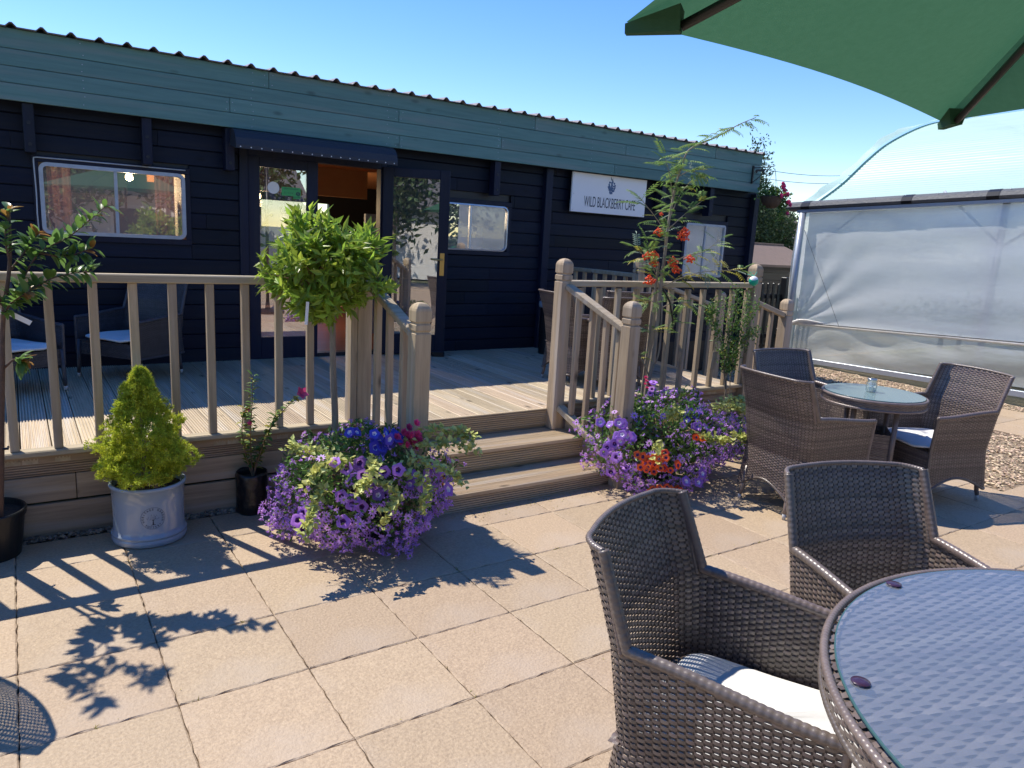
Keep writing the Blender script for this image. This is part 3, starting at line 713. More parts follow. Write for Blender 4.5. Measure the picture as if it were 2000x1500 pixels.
m = MB(); m.box(0, .17, -.001, 0, 0, .075); m.box(.105, .165, -.0011, 0, -.022, 0.0001); fl = m.build('rating_label', M_label, dl, (.295, -.0052, 1.47))
def text(s_, size, mt, parent, loc, rot, xs=1.0, name='lettering', align='CENTER', ext=.0004, ret=False, bold=0):
    c = bpy.data.curves.new(name, 'FONT'); c.body = s_; c.size = size; c.align_x = align; c.align_y = 'CENTER'; c.extrude = ext; c.offset = bold
    o = bpy.data.objects.new(name, c); COL.objects.link(o); dg = bpy.context.evaluated_depsgraph_get(); me = bpy.data.meshes.new_from_object(o.evaluated_get(dg))
    COL.objects.unlink(o); bpy.data.objects.remove(o); me.materials.clear(); me.materials.append(mt)
    for v in me.vertices: v.co.x *= xs
    if ret: return me
    return link(name, me, parent, loc, rot=rot)
text('FOOD HYGIENE RATING', .013, M_ink, fl, (.085, -.0016, .060), (pi/2, 0, 0), .9)
text('0 1 2 3 4', .022, M_ink, fl, (.062, -.0016, .025), (pi/2, 0, 0), 1)
text('VERY GOOD', .012, M_ink, fl, (.135, -.0016, -.009), (pi/2, 0, 0), .8)
m = MB(); m.lathe([(.001, 0), (.019, 0), (.019, .0008), (.001, .0008)], seg=20); q = m.build('rating_disc', M_ink, fl, (.146, -.0014, .022)); q.rotation_euler = (pi/2, 0, 0)
text('5', .034, M_label, fl, (.146, -.0028, .022), (pi/2, 0, 0))
dang = atan2(-.27, .575)
do = door_leaf(.64, 1.79, cafe, (2.985, WY-.05, .425), dang)
m = MB(); m.bbox(-.022, .022, -.006, 0, -.11, .11, .002); m.tube([(0, -.006, .045), (0, -.045, .045), (-.11, -.05, .047)], .0085, 8); m.lathe([(.001, 0), (.006, 0)], (0, -.007, -.06), 8); q = m.build('door_handle', M_brass, do, (.585, -.021, .90), smooth=False)
m = MB(); m.bbox(-.05, .07, -.03, .0, 0, .05, .004); m.build('door_holder', M_black, do, (.57, -.021, -.012))
# canopy over the door
cn = link('door_canopy', None, cafe, (2.28, 6.60, 2.28)); m = MB()
pl = [(.12, .095), (-.03, .095), (-.09, .07), (-.13, .02), (-.145, -.035), (-.145, -.065), (-.13, -.065), (.12, -.02)]
m.prism(pl, 0, -.715, .715); m.build('canopy_hood', M_felt, cn)
for k in range(17):
    m = MB() if k == 0 else m
    if k == 0: m.lathe([(.0005, 0), (.0055, 0), (.0045, .003), (.0005, .004)], seg=8); sm = m.mesh('screw', M_whitetag)
    link('screw', sm, cn, (-.68+k*.085, -.146, -.052), rot=(pi/2, 0, 0))
# sign
sg = thing('cafe_sign', 'white rectangular board with a blue berry logo reading WILD BLACKBERRY CAFE', 'sign', (5.78, 6.70, 2.165))
m = MB(); m.bbox(-.56, .56, -.012, .012, -.215, .215, .002); m.build('sign_panel', M_sign, sg)
m = MB(); m.box(-.5, -.44, .013, .09, -.2, .2); m.box(.44, .5, .013, .09, -.2, .2); m.build('batten', M_dark, sg)
te = text('WILD BLACKBERRY CAFE', .165, M_ink, sg, (.01, -.0135, -.098), (pi/2, 0, 0), .415)
for i in range(60):
    a = random.uniform(0, 2*pi); rr_ = sqrt(random.random()); px, pz = cos(a)*rr_*.056, sin(a)*rr_*.075
    px *= 1-.35*max(0, -pz/.075)
    if i == 0:
        m = MB(); m.lathe([(.0004, 0), (.012, 0), (.011, .0008), (.0004, .001)], seg=9, cap=False); dm = m.mesh('berry_dot', M_inkblue)
    q = link('berry_dot', dm, sg, (.015+px, -.0125-.0002*(i % 7), .085+pz), rot=(pi/2, 0, 0)); s_ = random.uniform(.75, 1.1); q.scale = (s_, s_, 1)
m = MB(); m.add([(-.012, 0, 0), (.005, 0, 0), (-.016, 0, .045)], [(0, 1, 2)]); m.add([(.0, 0, 0), (.012, 0, 0), (.016, 0, .03)], [(0, 1, 2)]); m.build('berry_leaf', M_ink, sg, (.01, -.0135, .165))
m = MB(); m.lathe([(.0004, 0), (.005, 0), (.004, .002), (.0004, .002)], seg=8); sm2 = m.mesh('screw', M_steel)
for a, b in ((-.54, .195), (.54, .195), (-.54, -.195), (.54, -.195), (-.535, -.02)): link('screw', sm2, sg, (a, -.0125, b), rot=(pi/2, 0, 0))

# ================================================================ WICKER
PITCH = .0215
def weave(m, P, Nf, Lu, nrows, inside, pitch=PITCH, amp=.0022, wfrac=1.22, vspan=1.0, sub=4, mi=0):
    """P(u in 0..1, v in 0..1)->(n,3). rows of over-under strands; inside(u,v)->bool mask"""
    nu = int(Lu/pitch*sub)+1; U = np.linspace(0, 1, nu); s = U*Lu/pitch*pi
    dv = 1/nrows
    for j in range(nrows):
        vc = (j+.5)*dv; ph = pi*(j % 2)
        mask = inside(U, vc)
        off = amp*np.sin(s+ph)
        w = wfrac*dv/2*(.86+.14*np.abs(np.sin(s+ph)))
        rowsV = []
        for k, bul in ((-1, 0), (0, .0012), (1, 0)):
            v = vc+k*w; pnt = P(U, v); nrm = Nf(U, v)
            rowsV.append(pnt+nrm*(off+np.sign(off)*bul*np.abs(np.sin(s+ph)))[:, None])
        idx = np.where(mask[:-1] & mask[1:])[0]
        if len(idx) == 0: continue
        b0 = 0; V = np.concatenate(rowsV); Q = []
        # split long rows so that each visible strand stretch is an island
        for k in (0, 1): Q.append(np.stack([k*nu+idx, k*nu+idx+1, (k+1)*nu+idx+1, (k+1)*nu+idx], -1))
        m.addq(V, np.concatenate(Q), mi)
def surf_normal(P):
    def Nf(U, v):
        e = 1e-3; a = P(np.clip(U+e, 0, 1), v)-P(np.clip(U-e, 0, 1), v); b = P(U, v+e)-P(U, v-e)
        n = np.cross(a, b); return n/(np.linalg.norm(n, axis=1)[:, None]+1e-12)
    return Nf
def stakes(m, P, Lu, inside, pitch=PITCH, w=.010, nv=24, mi=0):
    k = int(Lu/pitch); V0 = np.linspace(0, 1, nv)
    for i in range(k):
        u = (i+.0)*pitch/Lu; du = w/2/Lu
        A = np.array([P(np.array([u-du]), v)[0] for v in V0]); B = np.array([P(np.array([u+du]), v)[0] for v in V0])
        mk = np.array([bool(inside(np.array([u]), v)[0]) for v in V0]); idx = np.where(mk[:-1] & mk[1:])[0]
        if len(idx): m.addq(np.concatenate([A, B]), np.stack([idx, idx+1, nv+idx+1, nv+idx], -1), mi)
def wrapped(m, P, r, pitch=.011, seg=8, mi=0, flat=1.0):
    """tube with a wrapped-strand surface"""
    P = np.asarray(P, float); d = np.r_[0, np.cumsum(np.linalg.norm(np.diff(P, axis=0), axis=1))]; L_ = d[-1]
    n = int(L_/pitch*4)+1; t = np.linspace(0, L_, n); Q = np.stack([np.interp(t, d, P[:, k]) for k in range(3)], 1)
    R = r*(.86+.15*np.abs(np.sin(pi*t/pitch))**.45); m.tube(Q, R, seg, mi)
def make_chair(name, H=.885, arm=.635, W=.285, D=.56, bot=.11, arch=.09, seat=.375, mt=None, lean=.11, skirt=True, lounge=False, topcurve=.005):
    root = link(name, None); mt = mt or M_wicker
    rC = .085
    Lside = D-rC; Larc = rC*pi/2; Lback = 2*(W-rC); LT = 2*Lside+2*Larc+Lback
    fa, fb = Lside/LT, (Lside+Larc)/LT; fm = fa+(fb-fa)*.22
    v0, v1 = bot-.02, H+.03
    def plan(U):
        t = U*LT; sgn = np.where(U < .5, -1, 1); t = np.minimum(t, LT-t)   # mirror
        x = np.empty_like(t); y = np.empty_like(t)
        a = t < Lside; x[a] = 1.0; y[a] = -D/2+t[a]; dxr = np.zeros_like(t); dxr[a] = 0
        b = (~a) & (t < Lside+Larc); an = (t[b]-Lside)/rC; X_ = W-rC+rC*np.cos(an); Y_ = D/2-rC+rC*np.sin(an)
        c = (~a) & (~b); Xc = (W-rC)-(t[c]-Lside-Larc)
        xx = np.empty_like(t); xx[a] = W; xx[b] = X_; xx[c] = Xc; y[b] = Y_; y[c] = D/2+.025*(1-(Xc/(W-rC+1e-9))**2)
        return sgn*xx, y
    def P(U, v):
        U = np.asarray(U, float); z = v0+(v1-v0)*np.asarray(v)*np.ones_like(U)
        x, y = plan(U)
        # waist and flare
        kx = np.interp(z, [0, .12, .38, .63, .90], [1.0, 1.0, .955, 1.02, 1.0]) if not lounge else np.interp(z, [0, .3, .6, .9], [1, 1, 1.02, .98])
        back = np.clip((y+D/2)/D, 0, 1)**1.5
        ly = np.interp(z, [0, .12, .38, .63, .95], [.02, .01, -.02, .015, .015+lean])
        x = x*kx; y = y+ly*back*1.0
        return np.stack([x, y, z], 1)
    Nf = surf_normal(P)
    def zt(U):
        u = np.minimum(U, 1-U); z = np.where(u < fm, arm+.018*np.cos(np.clip(u/fm, 0, 1)*pi*1.0)*-1+.0, H+topcurve*np.sin(np.clip((u-fm)/(.5-fm), 0, 1)*pi/2))
        return z
    def zb(U):
        u = np.minimum(U, 1-U)
        zz = np.where(u < fb, bot+arch*np.sin(np.clip(u/(fa*1.05), 0, 1)*pi), bot+arch*np.sin(np.clip((u-fb)/(1-2*fb), 0, 1)*pi))
        return zz
    def inside(U, v):
        z = v0+(v1-v0)*v; return (z < zt(U)) & (z > zb(U))
    m = MB(); nrows = int((v1-v0)/.0086)
    weave(m, P, Nf, LT, nrows, inside); 
    # skirt under the seat and seat base
    m2 = MB(); stakes(m2, P, LT, inside)
    if skirt:
        fx = W*.93
        def P2(U, v):
            z = bot-.0+(seat-bot)*np.asarray(v)*np.ones_like(U); x = (U*2-1)*fx; return np.stack([x, -D/2+.012+0*x, z], 1)
        def in2(U, v):
            z = bot+(seat-bot)*v; return z > bot+arch*np.sin(U*pi)
        weave(m, P2, lambda U, v: np.tile([0, -1., 0], (len(U), 1)), 2*fx, int((seat-bot)/.0086), in2)
    def P3(U, v):
        x = (U*2-1)*W*.93; y = -D/2+.012+(D-.03)*np.asarray(v)*np.ones_like(U); return np.stack([x, y, seat+0*x], 1)
    weave(m, P3, lambda U, v: np.tile([0, 0, 1.], (len(U), 1)), 2*W*.93, int(D/.014), lambda U, v: np.ones(len(U), bool), amp=.002)
    o = m.build('woven_shell', mt, root, smooth=True, kind='stuff')
    m2.build('woven_stakes', M_stake, root, kind='stuff')
    # bound edges
    m = MB()
    def edge(us, zs):
        us = np.asarray(us, float); zs = np.asarray(zs, float); return np.array([P(np.array([u]), (z-v0)/(v1-v0))[0] for u, z in zip(us, zs)])
    def arm_path(side):
        u = np.linspace(.0, fm, 26); uu = u if side < 0 else 1-u; return edge(uu, zt(u)*1.0)
    for sd_ in (-1, 1):
        wrapped(m, arm_path(sd_)+np.array([0, 0, .002]), .0155, .019)
        z = np.linspace(arm, H, 12); u = np.full(12, fm if sd_ < 0 else 1-fm); wrapped(m, edge(u, z), .0078)
        z = np.linspace(bot, arm-.01, 14); u = np.full(14, 0. if sd_ < 0 else 1.); wrapped(m, edge(u, z), .0105)
    u = np.linspace(fm, 1-fm, 40); wrapped(m, edge(u, zt(u)*1.0-.001), .0088)
    u = np.linspace(0, 1, 80); wrapped(m, edge(u, zb(u)), .0085)
    m.build('bound_edge', mt, root, smooth=True)
    # legs
    for sx in (-1, 1):
        for sy, ft in ((-1, 0.), (1, fb)):
            u = ft if sx < 0 else 1-ft; tp = P(np.array([u]), (bot+.12-v0)/(v1-v0))[0]
            tp = tp-np.array([sx*.012, sy*.010, 0]); f = tp.copy(); f[2] = 0; f += np.array([sx*.012, sy*(.03 if sy > 0 else .006), 0])
            ml = MB(); ml.tube([tp, tp*.3+f*.7, f+np.array([0, 0, .035])], [.0165, .0150, .0135], 10); lg = ml.build('leg', mt if not lounge else mt, root, smooth=True)
            mf = MB(); mf.tube([f+np.array([0, 0, .036]), f], [.0125, .011], 10); mf.build('foot_cap', M_legtip, lg, smooth=True)
    # cushion (rounded slab)
    m = MB(); a, b, h = W*.88, D*.47, .016; nu_, nv_ = 28, 14; V = []
    for i in range(nv_+1):
        ph = -pi/2+pi*i/nv_; row_ = []
        for k in range(nu_):
            th = 2*pi*k/nu_; ex = .38
            cx = np.sign(cos(th))*abs(cos(th))**ex; cy = np.sign(sin(th))*abs(sin(th))**ex; cr = abs(cos(ph))**.35
            row_.append((a*cx*cr, -.03+b*cy*cr, seat+.026+h*np.sign(sin(ph))*abs(sin(ph))**.6+.005*sin(cx*4+cy*3)+.004*cos(cx*7)))
        V.append(row_+row_[:1])
    m.grid(np.array(V)); m.build('cushion', M_cushion, root, smooth=True)
    return root
chair = make_chair('wicker_armchair')
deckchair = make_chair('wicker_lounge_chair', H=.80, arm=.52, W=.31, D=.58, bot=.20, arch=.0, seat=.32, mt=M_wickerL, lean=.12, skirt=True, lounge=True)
T = tree_of()
GA = 'brown wicker armchairs on the patio'; GD = 'wicker lounge chairs on the deck'; GE = 'brown wicker armchairs on the right of the deck'
def place(src, first, loc, deg, label, group, h=1):
    c = src if first else copy_tree(src, None, T)
    c.location = loc; c.rotation_euler = (0, 0, radians(deg)); tag(c, label, 'armchair', group)
    if h != 1: c.scale = (h, h, h)
    return c
place(chair, True, (1.535, 1.085, 0), 24, 'nearest brown wicker armchair with a half-shaded white cushion, left of the big glass table', GA)
place(chair, False, (2.31, 1.065, 0), -18.5, 'brown wicker armchair with its back to the small table, behind the big glass table', GA)
place(chair, False, (4.20, 2.77, 0), 82, 'wicker armchair left of the small round table, seen from behind by the second flower tub', GA)
place(chair, False, (4.806, 3.156, 0), -6.7, 'brown wicker armchair on the far side of the small round table, facing the camera', GA)
place(chair, False, (5.29, 2.51, 0), -106, 'brown wicker armchair right of the small round table, its back towards the polytunnel', GA)
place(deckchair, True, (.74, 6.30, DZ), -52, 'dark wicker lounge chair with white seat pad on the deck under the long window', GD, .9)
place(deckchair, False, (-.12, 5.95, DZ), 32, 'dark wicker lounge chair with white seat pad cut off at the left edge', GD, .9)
place(chair, False, (4.12, 5.02, DZ), 84, 'wicker armchair seen side-on just behind the tall right stair post', GE, .88)
place(chair, False, (4.25, 4.78, DZ), 170, 'wicker armchair with its brown back against the balusters, left of the rowan trunk', GE, .88)
place(chair, False, (4.90, 5.3, DZ), 150, 'wicker armchair with its brown back behind the rowan trunk on the deck', GE, .88)

place(chair, False, (-.629, 3.121, 0), -70.7, 'wicker armchair just outside the left edge, its back casting the pointed shadow on the paving', GA)

def round_table(name, R, z, glassmat, legs):
    root = link(name, None)
    m = MB()
    def Pd(U, v):  # planar disc strip
        x = (U*2-1)*R; y = (np.asarray(v)*2-1)*R*np.ones_like(U); return np.stack([x, y, z-.012+0*x], 1)
    weave(m, Pd, lambda U, v: np.tile([0, 0, 1.], (len(U), 1)), 2*R, int(2*R/.013), lambda U, v: ((U*2-1)**2+(v*2-1)**2) < .985, amp=.0026, pitch=.036)
    m.build('woven_top', M_wicker, root, smooth=True, kind='stuff')
    m = MB(); m.lathe([(.01, z-.022), (R*.985, z-.022), (R*.985, z-.018), (.01, z-.018)], seg=48); m.build('top_board', M_stake, root)
    m = MB()
    def Pr(U, v):
        a = U*2*pi; zz = z-.008-.055*np.asarray(v)*np.ones_like(U); return np.stack([R*np.cos(a), R*np.sin(a), zz], 1)
    weave(m, Pr, lambda U, v: np.stack([np.cos(U*2*pi), np.sin(U*2*pi), 0*U], 1), round(2*pi*R/PITCH/2)*2*PITCH, 6, lambda U, v: np.ones(len(U), bool))
    a = np.linspace(0, 2*pi, 121)
    wrapped(m, np.stack([R*np.cos(a), R*np.sin(a), 0*a+z-.010], 1), .0105, .014); wrapped(m, np.stack([R*np.cos(a), R*np.sin(a), 0*a+z-.062], 1), .0085, .014)
    m.build('woven_rim', M_wicker, root, smooth=True)
    G = R*.975
    m = MB(); m.lathe([(.001, z+.0045), (G-.002, z+.0045)], seg=96, cap=False); m.build('glass_top', glassmat, root)
    m = MB(); m.lathe([(G, z-.001), (G, z+.0035), (G-.0025, z+.005), (G-.004, z+.0042)], seg=96, cap=False); m.build('glass_edge', M_glassedge, root, smooth=True)
    for q in legs:
        ml = MB(); ml.tube([(q[0], q[1], z-.02), (q[2], q[3], 0)], .017, 10); ml.build('leg', M_wicker, root, smooth=True)
    return root
bt = round_table('round_table', .79, .74, M_tableglass, [(.42, .42, .5, .5), (-.42, .42, -.5, .5), (.42, -.42, .5, -.5), (-.42, -.42, -.5, -.5)])
bt.location = (1.94, .207, 0); bt.rotation_euler = (0, 0, radians(-19)); tag(bt, 'large round wicker table under clear glass with two dark caps, nearest the camera', 'table', 'round wicker tables')
for px, py in ((1.955, .955), (1.425, .73)):
    m = MB(); m.lathe([(.001, .7458), (.017, .7458), (.020, .7478), (.019, .7492), (.006, .750), (.001, .7496)], seg=24)
    dx, dy = px-1.94, py-.207; a = radians(19); m.build('glass_cap', M_cap, bt, (dx*cos(a)-dy*sin(a), dx*sin(a)+dy*cos(a), 0), smooth=True)
stt = round_table('round_table', .325, .72, M_tableglass2, [(.17, .13, .16, .13), (-.17, .13, -.16, .13), (.17, -.13, .16, -.13), (-.17, -.13, -.16, -.13)])
stt.location = (4.83, 2.70, 0); stt.rotation_euler = (0, 0, radians(38)); tag(stt, 'small round bistro table with frosted green glass top and a glass jar on it', 'table', 'round wicker tables')
m = MB()
for sx, sy, ax in ((-1, 0, 0), (1, 0, 0), (0, -1, 1), (0, 1, 1)):
    def Pb(U, v, sx=sx, sy=sy, ax=ax):
        z = .05+.42*np.asarray(v)*np.ones_like(U); t = (U*2-1)
        return np.stack([sx*.165+0*t, t*.13, z], 1) if ax == 0 else np.stack([t*.165, sy*.13+0*t, z], 1)
    weave(m, Pb, lambda U, v, sx=sx, sy=sy: np.tile([sx, sy, 0.], (len(U), 1)), .3, 46, lambda U, v: np.ones(len(U), bool))
m.build('woven_box', M_wicker, stt, smooth=True, kind='stuff')
m = MB(); m.box(-.16, .16, -.125, .125, .06, .10); m.build('box_base', M_stake, stt)
jar = thing('glass_jar', 'small glass jar standing on the frosted top of the small round table', 'jar', (4.83, 2.725, .7255))
m = MB(); m.lathe([(.001, .001), (.030, .001), (.035, .008), (.035, .058), (.026, .070), (.028, .074), (.028, .086), (.030, .088), (.024, .087), (.024, .072), (.031, .058), (.031, .010), (.001, .006)], seg=28, cap=False); m.build('jar_body', M_jar, jar, smooth=True)
m = MB(); m.lathe([(.001, .007), (.028, .007), (.028, .035), (.001, .035)], seg=16, cap=False); m.build('tealight', M_whitetag, jar)
m = MB(); m.lathe([(.0265, .080), (.0305, .080), (.0305, .090), (.0265, .090)], seg=28, cap=False); m.build('jar_band', M_steel, jar, smooth=True)

# ================================================================ PARASOLS
def parasol(name, C, R, rot, z, rise, mt, sides=4, sag=.05, mast=None, corners=None, conc=.08):
    root = link(name, None, None, (C[0], C[1], 0), rot)
    cs = [(R*cos(2*pi*k/sides), R*sin(2*pi*k/sides)) for k in range(sides)] if corners is None else [(p-C[0], q-C[1]) for p, q in corners]
    for k in range(sides):
        a = np.array([*cs[k], z]); b = np.array([*cs[(k+1) % sides], z]); ap = np.array([0, 0, z+rise]); n = 16; G = []
        for i in range(n+1):
            t = i/n; row_ = []
            for j in range(n+1):
                s = j/n; e = a*(1-s)+b*s; e = e*(1-conc*4*s*(1-s)*np.array([1, 1, 0])); p = ap*(1-t)+e*t
                p[2] -= sag*4*s*(1-s)*t*.0-.03*sin(pi*t)*0; p[2] += -.045*sin(pi*s)*sin(pi*t)+.012*sin(pi*s)*t
                row_.append(p)
            G.append(row_)
        m = MB(); m.grid(np.array(G)); m.build('canopy_panel', mt, root, smooth=True)
        d = np.array([*cs[k], 0]); d = d/np.linalg.norm(d); tip = a+np.array([0, 0, -.012]); ap2 = ap+np.array([0, 0, -.05])
        m = MB(); m.tube([ap2, (ap2+tip)/2+np.array([0, 0, .004]), tip-d*.10], .0095, 8); rb = m.build('rib', M_rib, root, smooth=True)
        m = MB(); s_ = np.array([-d[1], d[0], 0]); q0 = a-d*.10+np.array([0, 0, .02]); q1 = a+np.array([0, 0, -.006])
        m.add([q0+s_*.026, q0-s_*.026, q1-s_*.012, q1+s_*.012, q0+s_*.015+np.array([0, 0, -.042]), q0-s_*.015+np.array([0, 0, -.042]), q1-s_*.008+np.array([0, 0, -.016]), q1+s_*.008+np.array([0, 0, -.016])],
              [(4, 7, 6, 5), (0, 4, 5, 1), (1, 5, 6, 2), (3, 2, 6, 7), (0, 3, 7, 4), (0, 1, 2, 3)]); m.build('rib_pocket', mt, rb)
    if mast is None:
        m = MB(); m.tube([(0, 0, .04), (0, 0, z+rise+.06)], .02, 14); m.build('pole', M_rib, root, smooth=True); bx_, by_ = 0, 0
    else:
        dx, dy = mast[0]-C[0], mast[1]-C[1]; bx_, by_ = dx*cos(rot)+dy*sin(rot), -dx*sin(rot)+dy*cos(rot)
        m = MB(); m.tube([(bx_, by_, .04), (bx_, by_, z+rise+.28)], .03, 14); m.build('mast', M_rib, root, smooth=True)
        m = MB(); m.tube([(bx_, by_, z+rise+.05), (bx_*.5, by_*.5, z+rise+.30), (0, 0, z+rise+.22)], .022, 12); m.tube([(0, 0, z+rise+.22), (0, 0, z-.28)], .016, 10); m.build('arm', M_rib, root, smooth=True)
    m = MB(); m.lathe([(.001, 0), (.30, 0), (.30, .05), (.05, .07), (.035, .2), (.001, .2)], c=(bx_, by_, 0), seg=32); m.build('base', M_black, root, smooth=False)
    return root
g1 = parasol('parasol', (1.526, .336), 1.16, 0, 2.02, .40, M_brolly, mast=(3.9, -.35), corners=[(2.274, 1.193), (.964, 1.108), (.34, -.25), (2.02, -.40)], conc=.035)
tag(g1, 'dark green square parasol with dark ribs filling the top right corner', 'parasol')
# ================================================================ PLANT HELPERS
def leaf_mesh(L, W, mt, droop=.2, fold=.18, name='leaf', nseg=6, wave=.0):
    """single larger leaf along +x with an arched midrib"""
    V = []; 
    for i in range(nseg+1):
        t = i/nseg; w_ = W/2*sin(pi*min(1, t*.94+.03))**.8*(1-.25*t); z = -droop*L*t*t+wave*sin(t*9)*L
        V.append([(L*t, -w_, z+W*fold*sin(pi*t)), (L*t, 0, z), (L*t, w_, z+W*fold*sin(pi*t))])
    m = MB(); m.grid(np.array(V)); return m.mesh(name, mt, smooth=True)
def put(me, name, parent, P, D, N, s=1.0):
    D = Vector(D).normalized(); N = Vector(N); S = N.cross(D)
    if S.length < 1e-4: S = Vector((1, 0, 0)).cross(D)
    S.normalize(); N = D.cross(S); Mx = Matrix((D, S, N)).transposed().to_4x4()
    o = bpy.data.objects.new(name, me); COL.objects.link(o); o.parent = parent; o.location = P; o.rotation_euler = Mx.to_euler(); o.scale = (s, s, s); return o
def flower_mesh(kind, mt, eye, name='flower'):
    """faces +z"""
    m = MB()
    if kind == 'fan':
        n = 9
        for k in range(n):
            a = 2*pi*k/n+RNG.uniform(-.1, .1); L_ = .0175; D = np.array([[cos(a), sin(a), .18]]); m.leaves([(cos(a)*.003, sin(a)*.003, 0)], D, np.array([[0, 0, 1.]]), L_, .0082, droop=.15, fold=.12)
        m.lathe([(.0005, -.004), (.0045, -.001), (.005, .002), (.003, .005), (.0005, .006)], seg=7, mi=1)
    elif kind == 'petunia':
        n = 20; V = []
        for r, z in ((.003, -.016), (.006, -.006), (.012, .001), (.022, .004), (.029, .002)):
            V.append([(r*(1+.10*(r > .01)*cos(5*2*pi*k/n))*cos(2*pi*k/n), r*(1+.10*(r > .01)*cos(5*2*pi*k/n))*sin(2*pi*k/n), z+(.0022*sin(10*2*pi*k/n) if r > .02 else 0)) for k in range(n+1)])
        V = np.array(V); m.grid(V[2:]); m.grid(V[:3], mi=1)
    elif kind == 'rose':
        for ring, (r, n, tilt) in enumerate(((.012, 6, .5), (.008, 5, 1.0), (.004, 4, 2.2))):
            for k in range(n):
                a = 2*pi*k/n+ring; D = np.array([[cos(a), sin(a), tilt]]); m.leaves([(cos(a)*.002, sin(a)*.002, 0)], D, np.array([[-cos(a)*tilt, -sin(a)*tilt, 1.]]), .016, .015, droop=-.15, fold=-.2)
    me = m.mesh(name, [mt, eye], smooth=True); return me
FAN = [flower_mesh('fan', M_scaev, M_eyegreen) for _ in range(3)]
PET = flower_mesh('petunia', M_petun, M_eyedark); PETW = flower_mesh('petunia', mat('lilac_petunia', (.42, .24, .72), .55, (.30, .10, .60), 30, rand=.2, trans=.35), M_eyewhite)
PETB = flower_mesh('petunia', M_petblue, M_eyewhite); PETO = flower_mesh('petunia', M_orange, M_eyedark); ROSE = flower_mesh('rose', M_pink, M_pink)
def clip_ground(P, z=.006):
    P[:, 2] = np.maximum(P[:, 2], z); return P

# ================================================================ POTS AND PLANTS BY THE DECK
# --- glazed pot with dwarf spruce
pot = thing('glazed_pot', 'pale blue-grey glazed pot stamped HERITAGE GARDEN POTTERY holding the dwarf conifer', 'plant pot', (.505, 4.0, 0))
pr = [(.001, 0), (.168, 0), (.176, .006), (.178, .030), (.174, .034), (.174, .038), (.178, .042), (.178, .050), (.173, .054), (.168, .075), (.166, .14), (.168, .22), (.172, .285), (.178, .290), (.181, .297), (.180, .305), (.175, .309), (.165, .308), (.163, .29), (.160, .27), (.001, .262)]
m = MB(); m.lathe(pr, seg=64, cap=False); m.build('pot_body', M_potblue, pot, smooth=True)
m = MB(); m.lathe([(.001, .275), (.10, .280), (.163, .272)], seg=24, cap=False); m.build('soil', M_soil, pot)
# emblem wrapped on the pot wall, facing the camera
ca = atan2(-4.0, -.505)+.10
def on_pot(me, cx, cz, rotz, s=1.0, r=.1672):
    for v in me.vertices:
        x, y = v.co.x*s, v.co.y*s; x, y = x*cos(rotz)-y*sin(rotz)+cx, x*sin(rotz)+y*cos(rotz)+cz
        rr = np.interp(y+.155, [.075, .14, .22, .285], [.168, .166, .168, .172])+.0008
        a = ca+x/rr; v.co = (rr*cos(a), rr*sin(a), y+.155)
def ringtext(s_, R, a0, a1, size, inward):
    for i, ch in enumerate(s_):
        if ch == ' ': continue
        a = a0+(a1-a0)*i/(len(s_)-1); me = text(ch, size, M_ink, None, None, None, .9, ret=True, ext=0, bold=.0003)
        on_pot(me, R*cos(a), R*sin(a), a-pi/2 if not inward else a+pi/2); link('stamp_letter', me, pot)
ringtext('HERITAGE GARDEN', .046, radians(200), radians(-20), .0145, False)
ringtext('POTTERY', .048, radians(228), radians(312), .0135, True)
def ring(R, w_):
    m = MB(); a = np.linspace(0, 2*pi, 65); m.grid(np.array([[(R*cos(t), R*sin(t), 0) for t in a], [((R-w_)*cos(t), (R-w_)*sin(t), 0) for t in a]])); me = m.mesh('stamp_ring', M_ink); on_pot(me, 0, 0, 0); link('stamp_ring', me, pot)
ring(.0565, .0014)
m = MB(); m.add([(-.004, -.034, 0), (.004, -.034, 0), (.0018, -.012, 0), (-.0018, -.012, 0)], [(0, 1, 2, 3)])
m.add([(-.012, -.036, 0), (.012, -.036, 0), (.010, -.033, 0), (-.010, -.033, 0)], [(0, 1, 2, 3)])
for a in (40, 65, 90, 115, 140): 
    c, s_ = cos(radians(a)), sin(radians(a)); m.add([(-.001*s_, -.014+.001*c, 0), (.001*s_, -.014-.001*c, 0), (.018*c+.0007*s_, -.014+.018*s_, 0), (.018*c, -.014+.018*s_+.0007, 0)], [(0, 1, 2, 3)])
for k in range(34):
    a = radians(random.uniform(10, 170)); r = random.uniform(.013, .032); x, y = r*cos(a), -.010+r*sin(a); q = .0022; t = random.uniform(0, pi)
    m.add([(x+q*cos(t), y+q*sin(t), 0), (x+.5*q*cos(t+1.6), y+.5*q*sin(t+1.6), 0), (x-q*cos(t), y-q*sin(t), 0), (x+.5*q*cos(t-1.6), y+.5*q*sin(t-1.6), 0)], [(0, 1, 2, 3)])
me = m.mesh('stamp_tree', M_ink); on_pot(me, 0, 0, 0); link('stamp_tree', me, pot)
sp = thing('dwarf_conifer', 'small yellow-green cone-shaped dwarf spruce growing in the pale glazed pot', 'conifer', (.49, 4.0, .325))
m = MB(); m.tube([(0, 0, 0), (0, 0, .55)], [.014, .004], 8); m.build('trunk', M_bark, sp, smooth=True)
n = 2600; t = RNG.uniform(0, 1, n)**1.35; a = RNG.uniform(0, 2*pi, n)
rad = np.interp(t, [0, .08, .25, .5, .62, .8, 1], [.165, .200, .200, .150, .112, .072, .014]); lump = 1+.20*np.sin(a*3+t*14)+.18*np.sin(a*5-t*23); rad = rad*lump*RNG.uniform(.60, 1.0, n)
C = np.stack([rad*np.cos(a), rad*np.sin(a), .0+t*.555], 1); out_ = np.stack([np.cos(a), np.sin(a), .75+0*a], 1)+RNG.normal(0, .25, (n, 3)); k = 22
